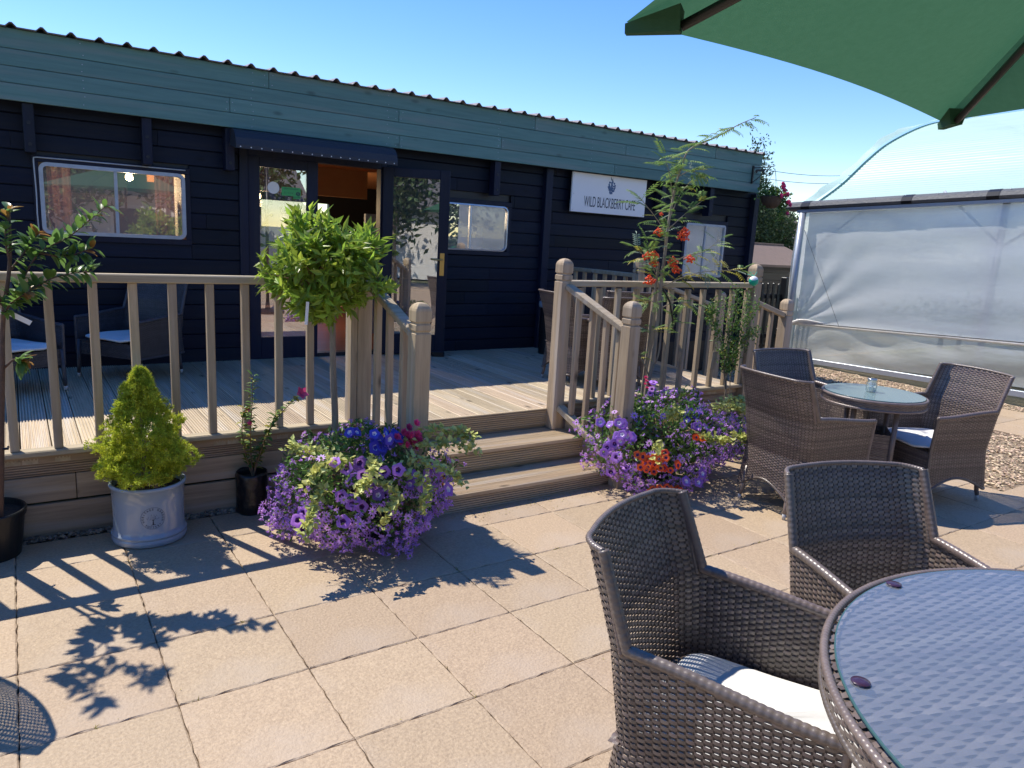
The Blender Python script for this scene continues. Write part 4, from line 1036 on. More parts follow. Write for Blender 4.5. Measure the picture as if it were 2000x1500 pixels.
PP = np.repeat(C, k, 0)+RNG.normal(0, .005, (n*k, 3)); DD = np.repeat(out_, k, 0)/1.3+unit(n*k)*1.0
m = MB(); m.leaves(PP, DD, unit(n*k), RNG.uniform(.012, .023, n*k), .0046, droop=0, fold=.1); m.build('foliage', M_conifer, sp, kind='stuff')
# --- hibiscus in black bag
bag = thing('plant_bag', 'black plastic plant bag standing between the glazed pot and the first flower tub', 'plant pot', (1.055, 4.125, 0))
m = MB(); a_ = np.linspace(0, 2*pi, 41); V = []
for z_, r in ((0, .078), (.01, .084), (.05, .087), (.10, .083), (.15, .087), (.20, .085), (.225, .088), (.24, .082), (.225, .078), (.20, .074)):
    V.append([((r+.003*sin(t*7+z_*60))*cos(t), (r+.003*sin(t*5+z_*40))*sin(t), z_+(.004*sin(t*4) if z_ > .2 else 0)) for t in a_])
m.grid(np.array(V)[:, ::-1]); m.build('bag_wall', M_blackbag, bag, smooth=True)
m = MB(); m.lathe([(.001, .205), (.078, .20)], seg=20, cap=False); m.build('soil', M_soil, bag)
hb = thing('hibiscus', 'young hibiscus with one pink bloom growing in the black plastic bag', 'shrub', (1.06, 4.12, .20))
LFM = [leaf_mesh(.05, .032, M_leafmid, .25), leaf_mesh(.045, .022, M_leafmid, .1), leaf_mesh(.04, .03, M_leafyel, .3)]
stems = [[(0, 0, 0), (-.01, 0, .2), (-.005, -.02, .42), (.0, -.03, .60)], [(0, 0, 0), (.05, -.02, .18), (.12, -.03, .33), (.24, -.05, .47)], [(0, 0, 0), (.03, .0, .12), (.09, -.02, .28), (.13, -.03, .38)], [(0, 0, 0), (-.04, 0, .16), (-.06, -.02, .30), (-.05, -.03, .42)]]
for s_ in stems:
    P = crom(s_, 8); m = MB(); m.tube(P, np.linspace(.0045, .0018, len(P)), 6); m.build('stem', M_twig, hb, smooth=True)
    for i in range(4, len(P), 1):
        for q in range(3):
            a = random.uniform(0, 2*pi); put(random.choice(LFM), 'leaf', hb, P[i]+RNG.normal(0, .004, 3), (cos(a), sin(a), random.uniform(-.1, .9)), (0, 0, 1), random.uniform(.55, 1.0))
m = MB(); 
for k in range(5):
    a = 2*pi*k/5; m.leaves([(0, 0, 0)], np.array([[cos(a), sin(a), 1.1]]), np.array([[-cos(a), -sin(a), .7]]), .052, .046, droop=.15, fold=-.1)
fm_ = m.mesh('bloom', M_pink, smooth=True)
q = put(fm_, 'bloom', hb, (.25, -.07, .485), (0, 0, 1), (0, 1, 0)); q.rotation_euler = (radians(60), radians(25), 0)
for p_ in ((-.02, -.04, .33), (-.03, -.03, .41)): q = put(fm_, 'bloom', hb, p_, (0, 0, 1), (0, 1, 0), .45)
# --- photinia standard in black pot at the left edge
lp = thing('nursery_pot', 'black plastic nursery pot cut by the left edge holding the staked photinia', 'plant pot', (-.185, 4.08, 0))
m = MB(); m.lathe([(.001, 0), (.135, 0), (.150, .11), (.160, .20), (.168, .20), (.170, .225), (.166, .230), (.158, .228), (.155, .19), (.001, .185)], seg=48, cap=False); m.build('pot_wall', M_black, lp, smooth=False)
m = MB(); m.lathe([(.001, .205), (.157, .20)], seg=24, cap=False); m.build('soil', M_soil, lp)
ph = thing('photinia_tree', 'staked photinia with glossy green and reddish leaves at the left edge of the deck', 'small tree')
trk = crom([(-.125, 3.98, .20), (-.10, 3.95, .5), (-.07, 3.92, .9), (-.05, 3.92, 1.15), (-.01, 3.92, 1.4), (.0, 3.92, 1.62)], 8)
m = MB(); m.tube(trk, np.linspace(.014, .006, len(trk)), 8); m.build('trunk', M_barkred, ph, smooth=True)
m = MB(); m.tube([(-.155, 3.97, .15), (-.115, 3.965, 1.18)], .009, 8); m.build('cane', M_twig, ph)
for zz in (.55, .82, 1.12):
    m = MB(); m.tube([(-.15+.03*(zz-.5), 3.95, zz), (-.07, 3.935, zz+.004), (-.07, 3.95, zz+.008)], .006, 6); m.build('tie', M_black, ph)
LG = [leaf_mesh(.086, .042, M_leafdark, .25), leaf_mesh(.074, .036, M_leafdark, .45), leaf_mesh(.082, .036, M_leafmid, .15), leaf_mesh(.068, .032, M_leafred, .2)]
br = [[(-.04, 3.92, 1.2), (.02, 3.92, 1.3), (.10, 3.90, 1.44), (.22, 3.88, 1.52), (.36, 3.86, 1.655)], [(-.05, 3.92, 1.18), (.05, 3.9, 1.27), (.16, 3.87, 1.34), (.30, 3.86, 1.37)], [(-.01, 3.92, 1.38), (-.02, 3.9, 1.5), (.0, 3.9, 1.62)],
      [(-.04, 3.92, 1.2), (-.12, 3.95, 1.32), (-.22, 3.95, 1.5)], [(-.05, 3.92, 1.15), (-.02, 3.86, 1.22), (.05, 3.80, 1.28)], [(-.01, 3.92, 1.36), (.06, 3.95, 1.46), (.10, 3.97, 1.52)], [(-.04, 3.92, 1.2), (-.12, 3.88, 1.28), (-.2, 3.8, 1.34)], [(-.06, 3.92, .93), (-.02, 3.90, .97), (.01, 3.89, .96)], [(.10, 3.90, 1.44), (.20, 3.88, 1.43), (.30, 3.85, 1.47)], [(-.04, 3.92, 1.2), (-.15, 3.93, 1.5), (-.21, 3.92, 1.8), (-.20, 3.92, 2.12)], [(-.18, 3.92, 1.62), (-.28, 3.9, 1.75), (-.36, 3.9, 1.9)], [(-.21, 3.92, 1.8), (-.16, 3.92, 1.9), (-.14, 3.93, 2.05)], [(-.2, 3.92, 1.75), (-.3, 3.85, 1.85), (-.33, 3.8, 2.0)], [(-.15, 3.93, 1.5), (-.25, 3.85, 1.55), (-.34, 3.8, 1.6)]]
for bi, s_ in enumerate(br):
    P = crom(s_, 7); m = MB(); m.tube(P, np.linspace(.006, .002, len(P)), 6); m.build('branch', M_barkred, ph, smooth=True)
    n_ = len(P)
    for i in range(3 if bi != 7 else 8, n_):
        tip = i > n_-4
        for q in range((3 if bi < 9 else 1) if not tip else 4):
            a = random.uniform(0, 2*pi); d = np.array(P[i]-P[max(i-1, 0)]); d = d/np.linalg.norm(d); v = unit(1)[0]; v = v-d*np.dot(v, d); v /= np.linalg.norm(v)
            put(random.choice(LG[:3]) if not (tip and random.random() < .45) else LG[3], 'leaf', ph, P[i], d*.6+v+np.array([0, 0, .15]), (0, 0, 1), random.uniform(.6, 1.0))
m = MB(); m.bbox(-.045, .045, -.001, .001, -.011, .011, .0005); q = m.build('label_tag', M_whitetag, ph, (.012, 3.88, 1.155)); q.rotation_euler = (0, .55, .1)
m = MB(); m.bbox(-.02, .02, -.001, .001, -.012, .012, .0005); q = m.build('label_tag', M_whitetag, ph, (-.075, 3.88, 1.185))
# --- standard bay tree
bay = thing('bay_tree', 'lollipop bay tree with a ball of bright leaves on a bare stem before the railing', 'small tree', (1.49, 3.99, 0))
P = crom([(.0, 0, .02), (.006, 0, .5), (-.01, 0, .85), (-.015, 0, 1.20)], 8); m = MB(); m.tube(P, np.linspace(.021, .016, len(P)), 10); m.build('trunk', M_bark, bay, smooth=True)
m = MB(); m.lathe([(.001, 0), (.12, 0), (.14, .22), (.148, .22), (.148, .24), (.135, .24), (.13, .2), (.001, .2)], seg=24, cap=False); m.build('pot', M_black, bay)
cc = np.array([-.045, 0, 1.395]); nt_ = 260; d = unit(nt_); d[:, 2] = d[:, 2]*.9+.12; d /= np.linalg.norm(d, axis=1)[:, None]; R_ = RNG.uniform(.60, 1.05, nt_)*(1+.12*np.sin(d[:, 0]*5+d[:, 2]*4))
tip = cc+d*R_[:, None]*np.array([.31, .31, .275])
m = MB()
for i in range(nt_):
    if i % 3 == 0: q0 = cc+np.array([0, 0, -.17])*.8; m.tube([q0, (q0+tip[i])/2+np.array([0, 0, .02]), tip[i]], [.005, .003, .0018], 4, cap=False)
m.build('branches', M_twig, bay)
k = 12; PP = np.repeat(tip, k, 0); along = np.tile(np.linspace(-.075, .028, k), nt_)[:, None]; grow = np.repeat(d+np.array([0, 0, .55])+RNG.normal(0, .25, (nt_, 3)), k, 0); grow /= np.linalg.norm(grow, axis=1)[:, None]
PP = PP+grow*along; DD = grow*RNG.uniform(.4, 1.1, (nt_*k, 1))+unit(nt_*k)*.85
m = MB(); m.leaves(PP, DD, grow+.3*unit(nt_*k), RNG.uniform(.055, .098, nt_*k), RNG.uniform(.023, .034, nt_*k), droop=.12); m.build('foliage', M_leafbay, bay, kind='stuff')
m = MB(); m.add([(0, 0, 0), (.016, 0, -.002), (.006, -.004, -.12), (-.010, -.004, -.118)], [(0, 1, 2, 3)]); m.build('label_strip', M_whitetag, bay, (-.245, -.24, 1.24))
# --- rowan
row_ = thing('rowan_tree', 'thin rowan with feathery leaves and orange-red berry clusters before the right railing', 'small tree')
trk = crom([(3.96, 3.98, .02), (3.973, 4, .45), (4.005, 4, .78), (4.022, 4.0, 1.02), (4.021, 4.0, 1.32), (4.034, 4, 1.55), (4.041, 4, 1.775), (4.074, 4, 2.035), (4.134, 4, 2.24), (4.203, 4, 2.34), (4.464, 4, 2.45), (4.676, 4, 2.559), (4.88, 4, 2.645)], 6)
m = MB(); m.tube(trk, np.interp(np.linspace(0, 1, len(trk)), [0, .25, .6, 1], [.021, .017, .008, .0025]), 8); m.build('trunk', M_bark, row_, smooth=True)
m = MB(); m.tube([(3.93, 4.03, 0), (4.03, 4.05, 1.5)], .010, 8); m.build('cane', M_bark, row_)
m = MB(); m.tube([(4.02, 3.97, 1.31), (4.10, 3.97, 1.22), (4.16, 3.97, 1.06), (4.17, 3.98, .96)], .007, 6); m.build('tie', M_black, row_)
m = MB(); m.tube(crom([(4.0, 4, .62), (3.93, 3.99, .72), (3.86, 3.99, .80)], 5), .006, 6); m.tube(crom([(4.0, 4, .66), (4.05, 3.98, .85), (4.03, 3.98, 1.25)], 5), .007, 6); m.build('side_stem', M_bark, row_, smooth=True)
def pinnate(mt, n=6, L_=.15, name='leaf'):
    m = MB(); P = []; D = []; N = []
    for i in range(n):
        t = .25+.72*i/n
        for s_ in (-1, 1): P.append((L_*t, 0, -L_*.25*t*t)); D.append((.55, s_*.85, -.2)); N.append((0, 0, 1))
    P.append((L_*.97, 0, -L_*.24)); D.append((1, 0, -.4)); N.append((0, 0, 1))
    m.leaves(P, np.array(D, float), np.array(N, float), L_*.30, L_*.085, droop=.25, fold=.2); m.tube([(0, 0, 0), (L_*.5, 0, -L_*.06), (L_*.97, 0, -L_*.24)], .0012, 4, cap=False)
    return m.mesh(name, mt, smooth=False)
PN = [pinnate(M_leafrow), pinnate(M_leafrow, 7, .17), pinnate(M_leafgrey, 6, .13), pinnate(M_leafyel, 5, .13)]
def rleaf(P, D, yel=.12):
    r = random.random(); me = PN[3] if r < yel else (PN[2] if r < yel+.12 else random.choice(PN[:2])); put(me, 'leaf', row_, P, D, (0, 0, 1), random.uniform(.6, 1.05))
brs = [[(4.02, 4, 1.30), (3.92, 3.96, 1.42), (3.80, 3.93, 1.52), (3.66, 3.92, 1.60)], [(4.03, 4, 1.45), (4.2, 3.97, 1.55), (4.4, 3.95, 1.60), (4.55, 3.94, 1.70)], [(4.03, 4, 1.32), (4.2, 3.95, 1.40), (4.42, 3.93, 1.45), (4.78, 3.9, 1.47)], [(4.04, 4, 1.6), (3.95, 3.96, 1.74), (3.82, 3.95, 1.85), (3.68, 3.95, 1.95)], [(4.05, 4, 1.75), (4.18, 3.97, 1.87), (4.33, 3.96, 1.97)], [(4.07, 4, 1.95), (3.99, 3.98, 2.12), (3.92, 3.97, 2.24)], [(4.06, 4, 1.85), (4.16, 4.03, 2.0), (4.25, 4.05, 2.08)],
       [(4.03, 4, 1.18), (3.90, 3.95, 1.22), (3.78, 3.92, 1.22)], [(4.02, 4, 1.15), (4.16, 3.96, 1.22), (4.28, 3.93, 1.20)], [(4.10, 4, 2.13), (4.2, 3.98, 2.18), (4.28, 3.97, 2.16)], [(4.03, 4, 1.40), (3.95, 4.04, 1.5), (3.93, 4.06, 1.6)]]
for bi, s_ in enumerate(brs):
    P = crom(s_, 6); m = MB(); m.tube(P, np.linspace(.0045, .0016, len(P)), 5); m.build('branch', M_bark, row_, smooth=True)
    for i in range(3, len(P), 2 if bi != 2 else 1):
        d = P[i]-P[i-1]; d /= np.linalg.norm(d)
        for q in range(2): v = unit(1)[0]*.9; rleaf(P[i], d*.7+v*np.array([1, 1, .6])+np.array([0, 0, .1]), .6 if bi in (2,) else .12)
    rleaf(P[-1], P[-1]-P[-2], .5 if bi == 2 else .1)
for i in range(26, len(trk)):
    for q in range(2 if i < 50 else 1): v = unit(1)[0]; v[2] = abs(v[2])*.4-.1; rleaf(trk[i], v, .08)
for p_ in ((3.86, 3.99, .80), (4.03, 3.98, 1.0), (4.10, 3.97, .98), (3.92, 3.97, .98), (3.95, 3.98, 1.0), (4.22, 3.96, 1.05)):
    for q in range(3): v = unit(1)[0]; v[2] = abs(v[2])*.6; rleaf(np.array(p_), v, .15)
ico = MB(); ico.lathe([(.0006, -.0048), (.0034, -.0034), (.0048, 0), (.0034, .0034), (.0006, .0048)], seg=7); 
def berry_cluster():
    m = MB(); V0 = np.concatenate(ico.v); 
    for i in range(44):
        d = unit(1)[0]; p = d*np.array([.036, .030, .022])*random.uniform(.55, 1)+np.array([0, 0, -.3*abs(d[0])*.02]); m.add(V0+p, ico.f)
        if i % 4 == 0: m.tube([(0, 0, .03), p], .0009, 3, cap=False)
    return m.mesh('berry_cluster', M_berry, smooth=True)
BC = [berry_cluster(), berry_cluster()]
for i, p_ in enumerate(((3.902, 3.96, 1.72), (4.17, 3.96, 1.733), (3.82, 3.96, 1.545), (3.88, 3.95, 1.552), (4.247, 3.95, 1.539), (4.08, 3.95, 1.50), (4.12, 3.95, 1.455), (3.84, 3.94, 1.374), (3.93, 3.97, 1.85), (4.14, 3.93, 1.70), (3.86, 3.93, 1.50), (4.05, 3.93, 1.52))):
    link('berry_cluster', BC[i % 2], row_, p_, rz=i*1.3, scale=(.55,)*3 if i == 8 else (random.uniform(1.2, 1.5),)*3)
# --- twining climber on canes by the corner post
cl = thing('twining_climber', 'twiggy climber with small leaves tied to canes by the right corner post', 'climbing plant')
m = MB(); m.tube([(4.98, 3.97, 0), (4.80, 4.0, .80)], .008, 8); m.build('cane', M_bark, cl)
m = MB(); m.bbox(-.028, .028, -.004, .004, -.06, .09, .002); q = m.build('label_board', M_railz, cl, (4.70, 4.0, .72)); q.rotation_euler = (0, .1, 0)
ss = [[(4.93, 3.98, .02), (4.87, 3.98, .4), (4.84, 3.97, .8), (4.86, 3.96, 1.1), (4.83, 3.95, 1.32)], [(4.93, 3.98, .02), (4.9, 3.97, .6), (4.95, 3.96, .95), (5.08, 3.93, 1.2)], [(4.86, 3.98, .6), (4.76, 3.97, .8), (4.62, 3.95, 1.02)], [(4.85, 3.98, .65), (4.80, 3.96, .95), (4.68, 3.94, 1.24)], [(4.9, 3.98, .7), (5.0, 3.95, .9), (5.12, 3.93, .98)], [(4.88, 3.97, .7), (4.9, 3.95, 1.0), (4.97, 3.94, 1.28)], [(4.62, 3.96, 1.02), (4.55, 3.95, 1.12), (4.57, 3.95, 1.2)]]
m = MB(); ml = MB(); my = MB()
for s_ in ss:
    P = crom(s_, 10); P += np.stack([.008*np.sin(np.arange(len(P))*1.1), 0*P[:, 0], 0*P[:, 0]], 1); m.tube(P, np.linspace(.005, .0015, len(P)), 5)
    sel = P[(P[:, 2] > .62)]
    if len(sel):
        PP = np.repeat(sel, 13, 0)+RNG.normal(0, .024, (len(sel)*13, 3)); ml.leaves(PP, unit(len(PP))+np.array([0, 0, .2]), unit(len(PP)), RNG.uniform(.018, .034, len(PP)), .013)
        PP = sel+RNG.normal(0, .02, sel.shape); my.leaves(PP, unit(len(PP)), unit(len(PP)), .025, .014)
m.build('stems', M_bark, cl, smooth=True); ml.build('foliage', M_leafmid, cl, kind='stuff'); my.build('yellow_foliage', M_leafyel, cl, kind='stuff')

# --- flower tubs
def tub(name, label, c, rx, ry, h, spec, nfol=4200, nfan=240, fan_front=None, lime=None, tubr=.17):
    root = thing(name, label, 'flower tub', (c[0], c[1], 0), group='overflowing flower tubs beside the steps')
    m = MB(); m.lathe([(.001, 0), (tubr*.8, 0), (tubr, h*.5), (tubr+.012, h*.52), (tubr*.9, h*.52), (.001, h*.48)], seg=28, cap=False); m.build('tub_body', M_black, root)
    zc = h*.52
    def shell(n, lo=.6, hi=1.0, zmin=-.95, zb=0.):
        d = unit(n*3); d = d[d[:, 2] > zmin][:n]; a = np.arctan2(d[:, 1], d[:, 0])
        q_ = np.sqrt((1-d[:, 2]**4)/(1-d[:, 2]**2+1e-6)); q_ = np.where(d[:, 2] < 0, np.minimum(q_, 1.35), 1.0)
        lump = 1+.10*np.sin(a*3+d[:, 2]*3+c[0])+.07*np.sin(a*7+c[1]*5)+.06*np.sin(d[:, 2]*9+a*2)
        r = RNG.uniform(lo, hi, len(d))*lump
        P = d*(r*q_)[:, None]*np.array([rx, ry, 1]); P[:, 2] = zc+np.where(d[:, 2] > 0, d[:, 2]*r*(h-zc), d[:, 2]*r*zc*1.02); P[:, 2] += zb
        return clip_ground(P, .012), d
    m = MB(); P, d = shell(nfol, .5, .97); m.leaves(P, d*.7+unit(len(d))*.9+np.array([0, 0, .2]), d+.4*unit(len(d)), RNG.uniform(.026, .050, len(d)), RNG.uniform(.013, .022, len(d))); m.build('foliage', M_leafmid, root, kind='stuff')
    m = MB(); 
    for i in range(70):
        P, d = shell(1, .8, .95); m.tube([(0, 0, h*.45), P[0]*.6+np.array([0, 0, h*.3]), P[0]], [.003, .0025, .0015], 4, cap=False)
    m.build('stems', M_twig, root)
    # fan flowers all over with density bias to the front-bottom
    P, d = shell(int(nfan*3.2), .90, 1.06)
    wgt = fan_front(P, d); keep = RNG.uniform(0, 1, len(P)) < wgt; P, d = P[keep][:nfan], d[keep][:nfan]
    extra_m = MB()
    for p_, n_ in zip(P, d):
        nn = Vector(n_*np.array([1, 1, .6])+RNG.normal(0, .25, 3)+np.array([0, -.1, .25])).normalized(); q = link('flower', random.choice(FAN), root, p_); q.rotation_euler = nn.to_track_quat('Z', 'Y').to_euler(); s_ = random.uniform(1.05, 1.5); q.scale = (s_,)*3
    # small unopened fans merged
    P, d = shell(2600, .86, 1.03); keep = RNG.uniform(0, 1, len(P)) < fan_front(P, d); P, d = P[keep], d[keep]
    k = 8; PP = np.repeat(P, k, 0); m = MB(); m.leaves(PP+RNG.normal(0, .003, PP.shape), np.repeat(d, k, 0)*.5+unit(len(PP)), unit(len(PP)), .0165, .0078); m.build('petals', M_scaev, root, kind='stuff')
    for me, cen, rad, cnt, sc in spec:
        if cen[2] < .5: cen = (cen[0]*1.08, cen[1]*1.28, cen[2])
        for i in range(cnt):
            o_ = RNG.normal(0, 1, 3)*np.array(rad)*.55; p_ = np.array(cen)+o_
            nn = Vector(np.array([p_[0], p_[1]-.25, .30])+RNG.normal(0, .16, 3)).normalized(); q = link('flower', me, root, p_); q.rotation_euler = nn.to_track_quat('Z', 'Y').to_euler(); s_ = sc*random.uniform(.8, 1.15); q.scale = (s_,)*3
    if lime:
        m = MB(); 
        for s_ in lime:
            P = crom(s_, 9); m.tube(P, .0018, 4, cap=False); PP = np.repeat(P+np.array([-.03, -.10, 0]), 6, 0)+RNG.normal(0, .013, (len(P)*6, 3)); n_ = len(PP)
            m.leaves(PP, unit(n_)+np.array([0, -.2, .3]), unit(n_)*.4+np.array([0, -.3, 1]), RNG.uniform(.026, .040, n_), RNG.uniform(.022, .032, n_), droop=.15)
        m.build('lime_foliage', M_leaflime, root, kind='stuff')
    return root
c1 = (1.49, 3.56)
def L(*p): return [(x-c1[0], y-c1[1], z) for x, y, z in p]
t1 = tub('flower_tub', 'tub of violet and purple flowers with lime trails left of the steps', c1, .47, .45, .60,
    [(PET, (-.10, -.25, .46), (.16, .07, .07), 9, 1.15), (PETW, (.06, -.30, .36), (.18, .05, .06), 8, 1.2), (PET, (-.38, -.12, .20), (.05, .06, .05), 3, 1.25), (PETB, (.06, -.20, .56), (.08, .05, .045), 18, 1.1), (PETB, (-.12, -.10, .60), (.05, .05, .03), 4, 1.0), (ROSE, (.17, -.23, .575), (.055, .04, .045), 26, 1.5), (PETW, (.24, -.28, .42), (.05, .04, .04), 4, 1.1), (PET, (-.22, -.30, .30), (.10, .04, .06), 5, 1.2)],
    fan_front=lambda P, d: np.clip(.30+1.0*(-d[:, 2]+.15)-.25*d[:, 1], .10, 1), nfan=245,
    lime=[L((1.42, 3.3, .44), (1.50, 3.19, .37), (1.40, 3.12, .28)), L((1.55, 3.3, .47), (1.66, 3.18, .40), (1.60, 3.12, .30)), L((1.62, 3.32, .50), (1.76, 3.22, .47), (1.84, 3.15, .40)), L((1.68, 3.4, .56), (1.84, 3.34, .55), (1.98, 3.26, .53)), L((1.66, 3.45, .56), (1.80, 3.42, .60), (1.92, 3.36, .60), (2.0, 3.32, .575)), L((1.35, 3.4, .50), (1.22, 3.36, .52), (1.10, 3.34, .44)), L((1.30, 3.5, .50), (1.16, 3.48, .55), (1.06, 3.46, .60)), L((1.2, 3.35, .4), (1.1, 3.25, .33), (1.05, 3.2, .24)), L((1.45, 3.35, .52), (1.38, 3.22, .48), (1.30, 3.18, .42))])
c2_ = (3.74, 3.60)
def L(*p): return [(x-c2_[0], y-c2_[1], z) for x, y, z in p]
t2 = tub('flower_tub', 'wide tub of violet, purple and orange flowers right of the steps', c2_, .64, .46, .62,
    [(PETW, (-.52, -.12, .44), (.10, .08, .10), 15, 1.15), (PET, (-.56, -.14, .30), (.08, .08, .10), 10, 1.15), (PETO, (-.42, -.33, .27), (.16, .08, .07), 30, .9), (PETO, (-.38, -.35, .08), (.16, .08, .03), 18, .9), (PETO, (-.05, -.33, .40), (.10, .03, .02), 6, .75), (PETB, (.05, -.24, .50), (.12, .05, .05), 10, 1.0), (PETW, (.05, -.30, .45), (.12, .04, .05), 7, 1.1), (ROSE, (-.10, .05, .68), (.04, .03, .05), 6, 1.0), (PET, (-.13, .0, .66), (.03, .03, .05), 4, .8), (PETW, (-.1, -.36, .14), (.08, .03, .05), 4, 1.1)],
    fan_front=lambda P, d: np.clip(.50+.6*(-d[:, 2]+.1)+.35*d[:, 0]-.1*d[:, 1], .2, 1), nfan=250, nfol=5200,
    lime=[L((3.95, 3.4, .56), (4.05, 3.3, .58), (4.12, 3.28, .54)), L((4.2, 3.45, .52), (4.36, 3.42, .52), (4.52, 3.40, .44)), L((4.15, 3.5, .56), (4.32, 3.5, .57), (4.45, 3.48, .54)), L((3.7, 3.25, .42), (3.78, 3.18, .40), (3.88, 3.16, .40)), L((3.40, 3.36, .36), (3.36, 3.28, .34), (3.30, 3.24, .30)), L((3.95, 3.2, .40), (4.02, 3.17, .40), (4.08, 3.2, .36)), L((3.6, 3.4, .55), (3.52, 3.36, .58), (3.48, 3.36, .52))])
tp = thing('terracotta_pot', 'small terracotta pot of orange petunias on the lowest step behind the first flower tub', 'plant pot', (2.00, 3.70, .112))
m = MB(); m.lathe([(.001, 0), (.045, 0), (.062, .10), (.070, .10), (.070, .125), (.060, .125), (.056, .10), (.001, .10)], seg=32, cap=False); m.build('pot_body', M_terra, tp, smooth=False)
for i in range(12): q = link('flower', PETO, tp, (random.uniform(-.06, .03), random.uniform(-.08, .0), random.uniform(.04, .16))); q.rotation_euler = (random.uniform(.6, 1.5), random.uniform(-.5, .3), 0)
m = MB(); P = RNG.normal(0, .035, (90, 3))+np.array([0, -.01, .12]); m.leaves(P, unit(90), unit(90), .035, .018); m.build('foliage', M_leafmid, tp, kind='stuff')
wd = MB(); P = np.stack([RNG.normal(4.78, .10, 900), RNG.normal(3.72, .11, 900), RNG.uniform(.0, 1, 900)**1.4*.30], 1); wd.leaves(P, unit(900)+np.array([0, 0, .7]), unit(900), .035, .014)
q = wd.build('weed_clump', M_leafmid); tag(q, 'low leafy green weeds growing between the second flower tub and the chairs', 'weeds', kind='stuff')
# sleeper stack at the corner behind the weeds
slp = thing('timber_platform', 'low grey timber platform on the ground by the corner post of the deck', 'platform', (5.0, 4.0, 0))
for k in range(4): m = MB(); m.bbox(-.34, .34, -.05, .05, 0, .03, .003); m.build('slat', M_deckx, slp, (.0, -.20+k*.106, .04))
for sx in (-.28, .28): m = MB(); m.box(sx-.03, sx+.03, -.24, .17, 0, .04); m.build('bearer', M_skirt, slp)
# leaf litter on paving
lit = MB(); n_ = 150; P = np.stack([RNG.uniform(1.9, 3.7, n_), 3.585-np.abs(RNG.normal(0, .06, n_)), np.full(n_, .004)], 1); lit.leaves(P, unit(n_)*np.array([1, 1, .1]), np.tile([0, 0, 1.], (n_, 1)), RNG.uniform(.006, .018, n_), .006)
P = np.stack([RNG.uniform(-.5, 5, 70), RNG.uniform(.8, 3.8, 70), np.full(70, .004)], 1); lit.leaves(P, unit(70)*np.array([1, 1, .1]), np.tile([0, 0, 1.], (70, 1)), RNG.uniform(.004, .010, 70), .004)
tag(lit.build('leaf_litter', M_leafyel), 'scattered dry leaf scraps at the foot of the steps', kind='stuff')
tf = MB()
for k in range(26):
    ix, iy = random.randint(0, 9), random.randint(-3, 2); along_x = random.random() < .6
    cx_ = x0+ix*S+(random.uniform(0, S) if along_x else 0); cy_ = 2.452+iy*S+(0 if along_x else random.uniform(0, S)); q_ = random.randint(5, 16)
    P = np.stack([RNG.normal(cx_, .012 if along_x else .004, q_), RNG.normal(cy_, .004 if along_x else .012, q_), np.full(q_, -.004)], 1); tf.leaves(P, unit(q_)*.8+np.array([0, 0, .8]), unit(q_), RNG.uniform(.008, .018, q_), .003)
tag(tf.build('joint_weeds', M_leafyel), 'tiny dry weed tufts growing in the paving joints', kind='stuff')
# ball hung on corner post
bl = thing('hanging_ball', 'green and white plastic ball tied to the right corner post of the deck', 'ornament', (5.21, 4.10, 1.375))
a_ = np.linspace(-pi/2, pi/2, 17)
m = MB(); m.lathe([(max(.001, .040*cos(t)), .042*sin(t)) for t in a_ if t < .65], seg=28, cap=False); q = m.build('ball_base', M_greenplas, bl, smooth=True); q.rotation_euler = (.25, -.35, 0)
m = MB(); m.lathe([(max(.001, .040*cos(t)), .042*sin(t)) for t in a_ if t > .55], seg=28, cap=False); q = m.build('ball_top', M_whitetag, bl, smooth=True); q.rotation_euler = (.25, -.35, 0)
m = MB(); m.tube([(0, 0, .04), (.07, .03, .075)], .0025, 5); m.tube([(0, 0, .04), (.04, .10, .05)], .0025, 5); m.tube([(0, 0, .04), (-.0, .05, .07), (.08, .06, .075)], .0025, 5); m.build('string', M_greenplas, bl)
# ash bin at the wall
bn = thing('ash_bin', 'black bin with a pale rim against the pilaster, behind the tall stair post', 'bin', (4.80, 6.35, DZ))
m = MB(); m.lathe([(.001, 0), (.13, 0), (.13, .50), (.001, .50)], seg=28); m.build('bin_body', M_black, bn); m = MB(); m.lathe([(.001, .50), (.145, .50), (.15, .52), (.145, .56), (.10, .57), (.001, .57)], seg=28); m.build('bin_lid', M_galv, bn, smooth=True)
# ================================================================ HANGING BASKET
bk = thing('wall_bracket', 'black iron bracket with a horse silhouette on the end of the green fascia', 'bracket', (8.12, 6.60, 2.62))
m = MB(); m.bbox(-.012, .012, -.01, .012, -.13, .10, .002); m.build('back_plate', M_dark, bk)
dr = np.array([.10, -.24, 0]); m = MB(); m.tube([(0, 0, .07), dr*.5+np.array([0, 0, .075]), dr+np.array([0, 0, .09]), dr*1.05+np.array([0, 0, .10])], .006, 6); m.tube([(0, 0, -.12), dr*.45+np.array([0, 0, -.02]), dr*.85+np.array([0, 0, .075])], .005, 6); m.build('arm', M_dark, bk)
u_ = np.array([.38, -.925, 0]); hs = [(.02, .0), (.03, .045), (.045, .05), (.13, .05), (.15, .062), (.165, .052), (.15, .03), (.14, .0), (.13, .0), (.125, .025), (.06, .025), (.05, .0), (.035, .0), (.035, .03)]
m = MB(); nn = len(hs); V = [u_*a+np.array([0, 0, b-.0])+s_*np.array([.925, .38, 0])*.004 for s_ in (-1, 1) for a, b in hs]; m.add(V, [tuple(range(nn))[::-1], tuple(range(nn, 2*nn))]+[(i, (i+1) % nn, nn+(i+1) % nn, nn+i) for i in range(nn)]); m.build('horse_silhouette', M_dark, bk)
hbk = thing('hanging_basket', 'brown woven hanging basket with pink flowers at the right end of the cabin', 'hanging basket', (8.235, 6.35, 2.18))
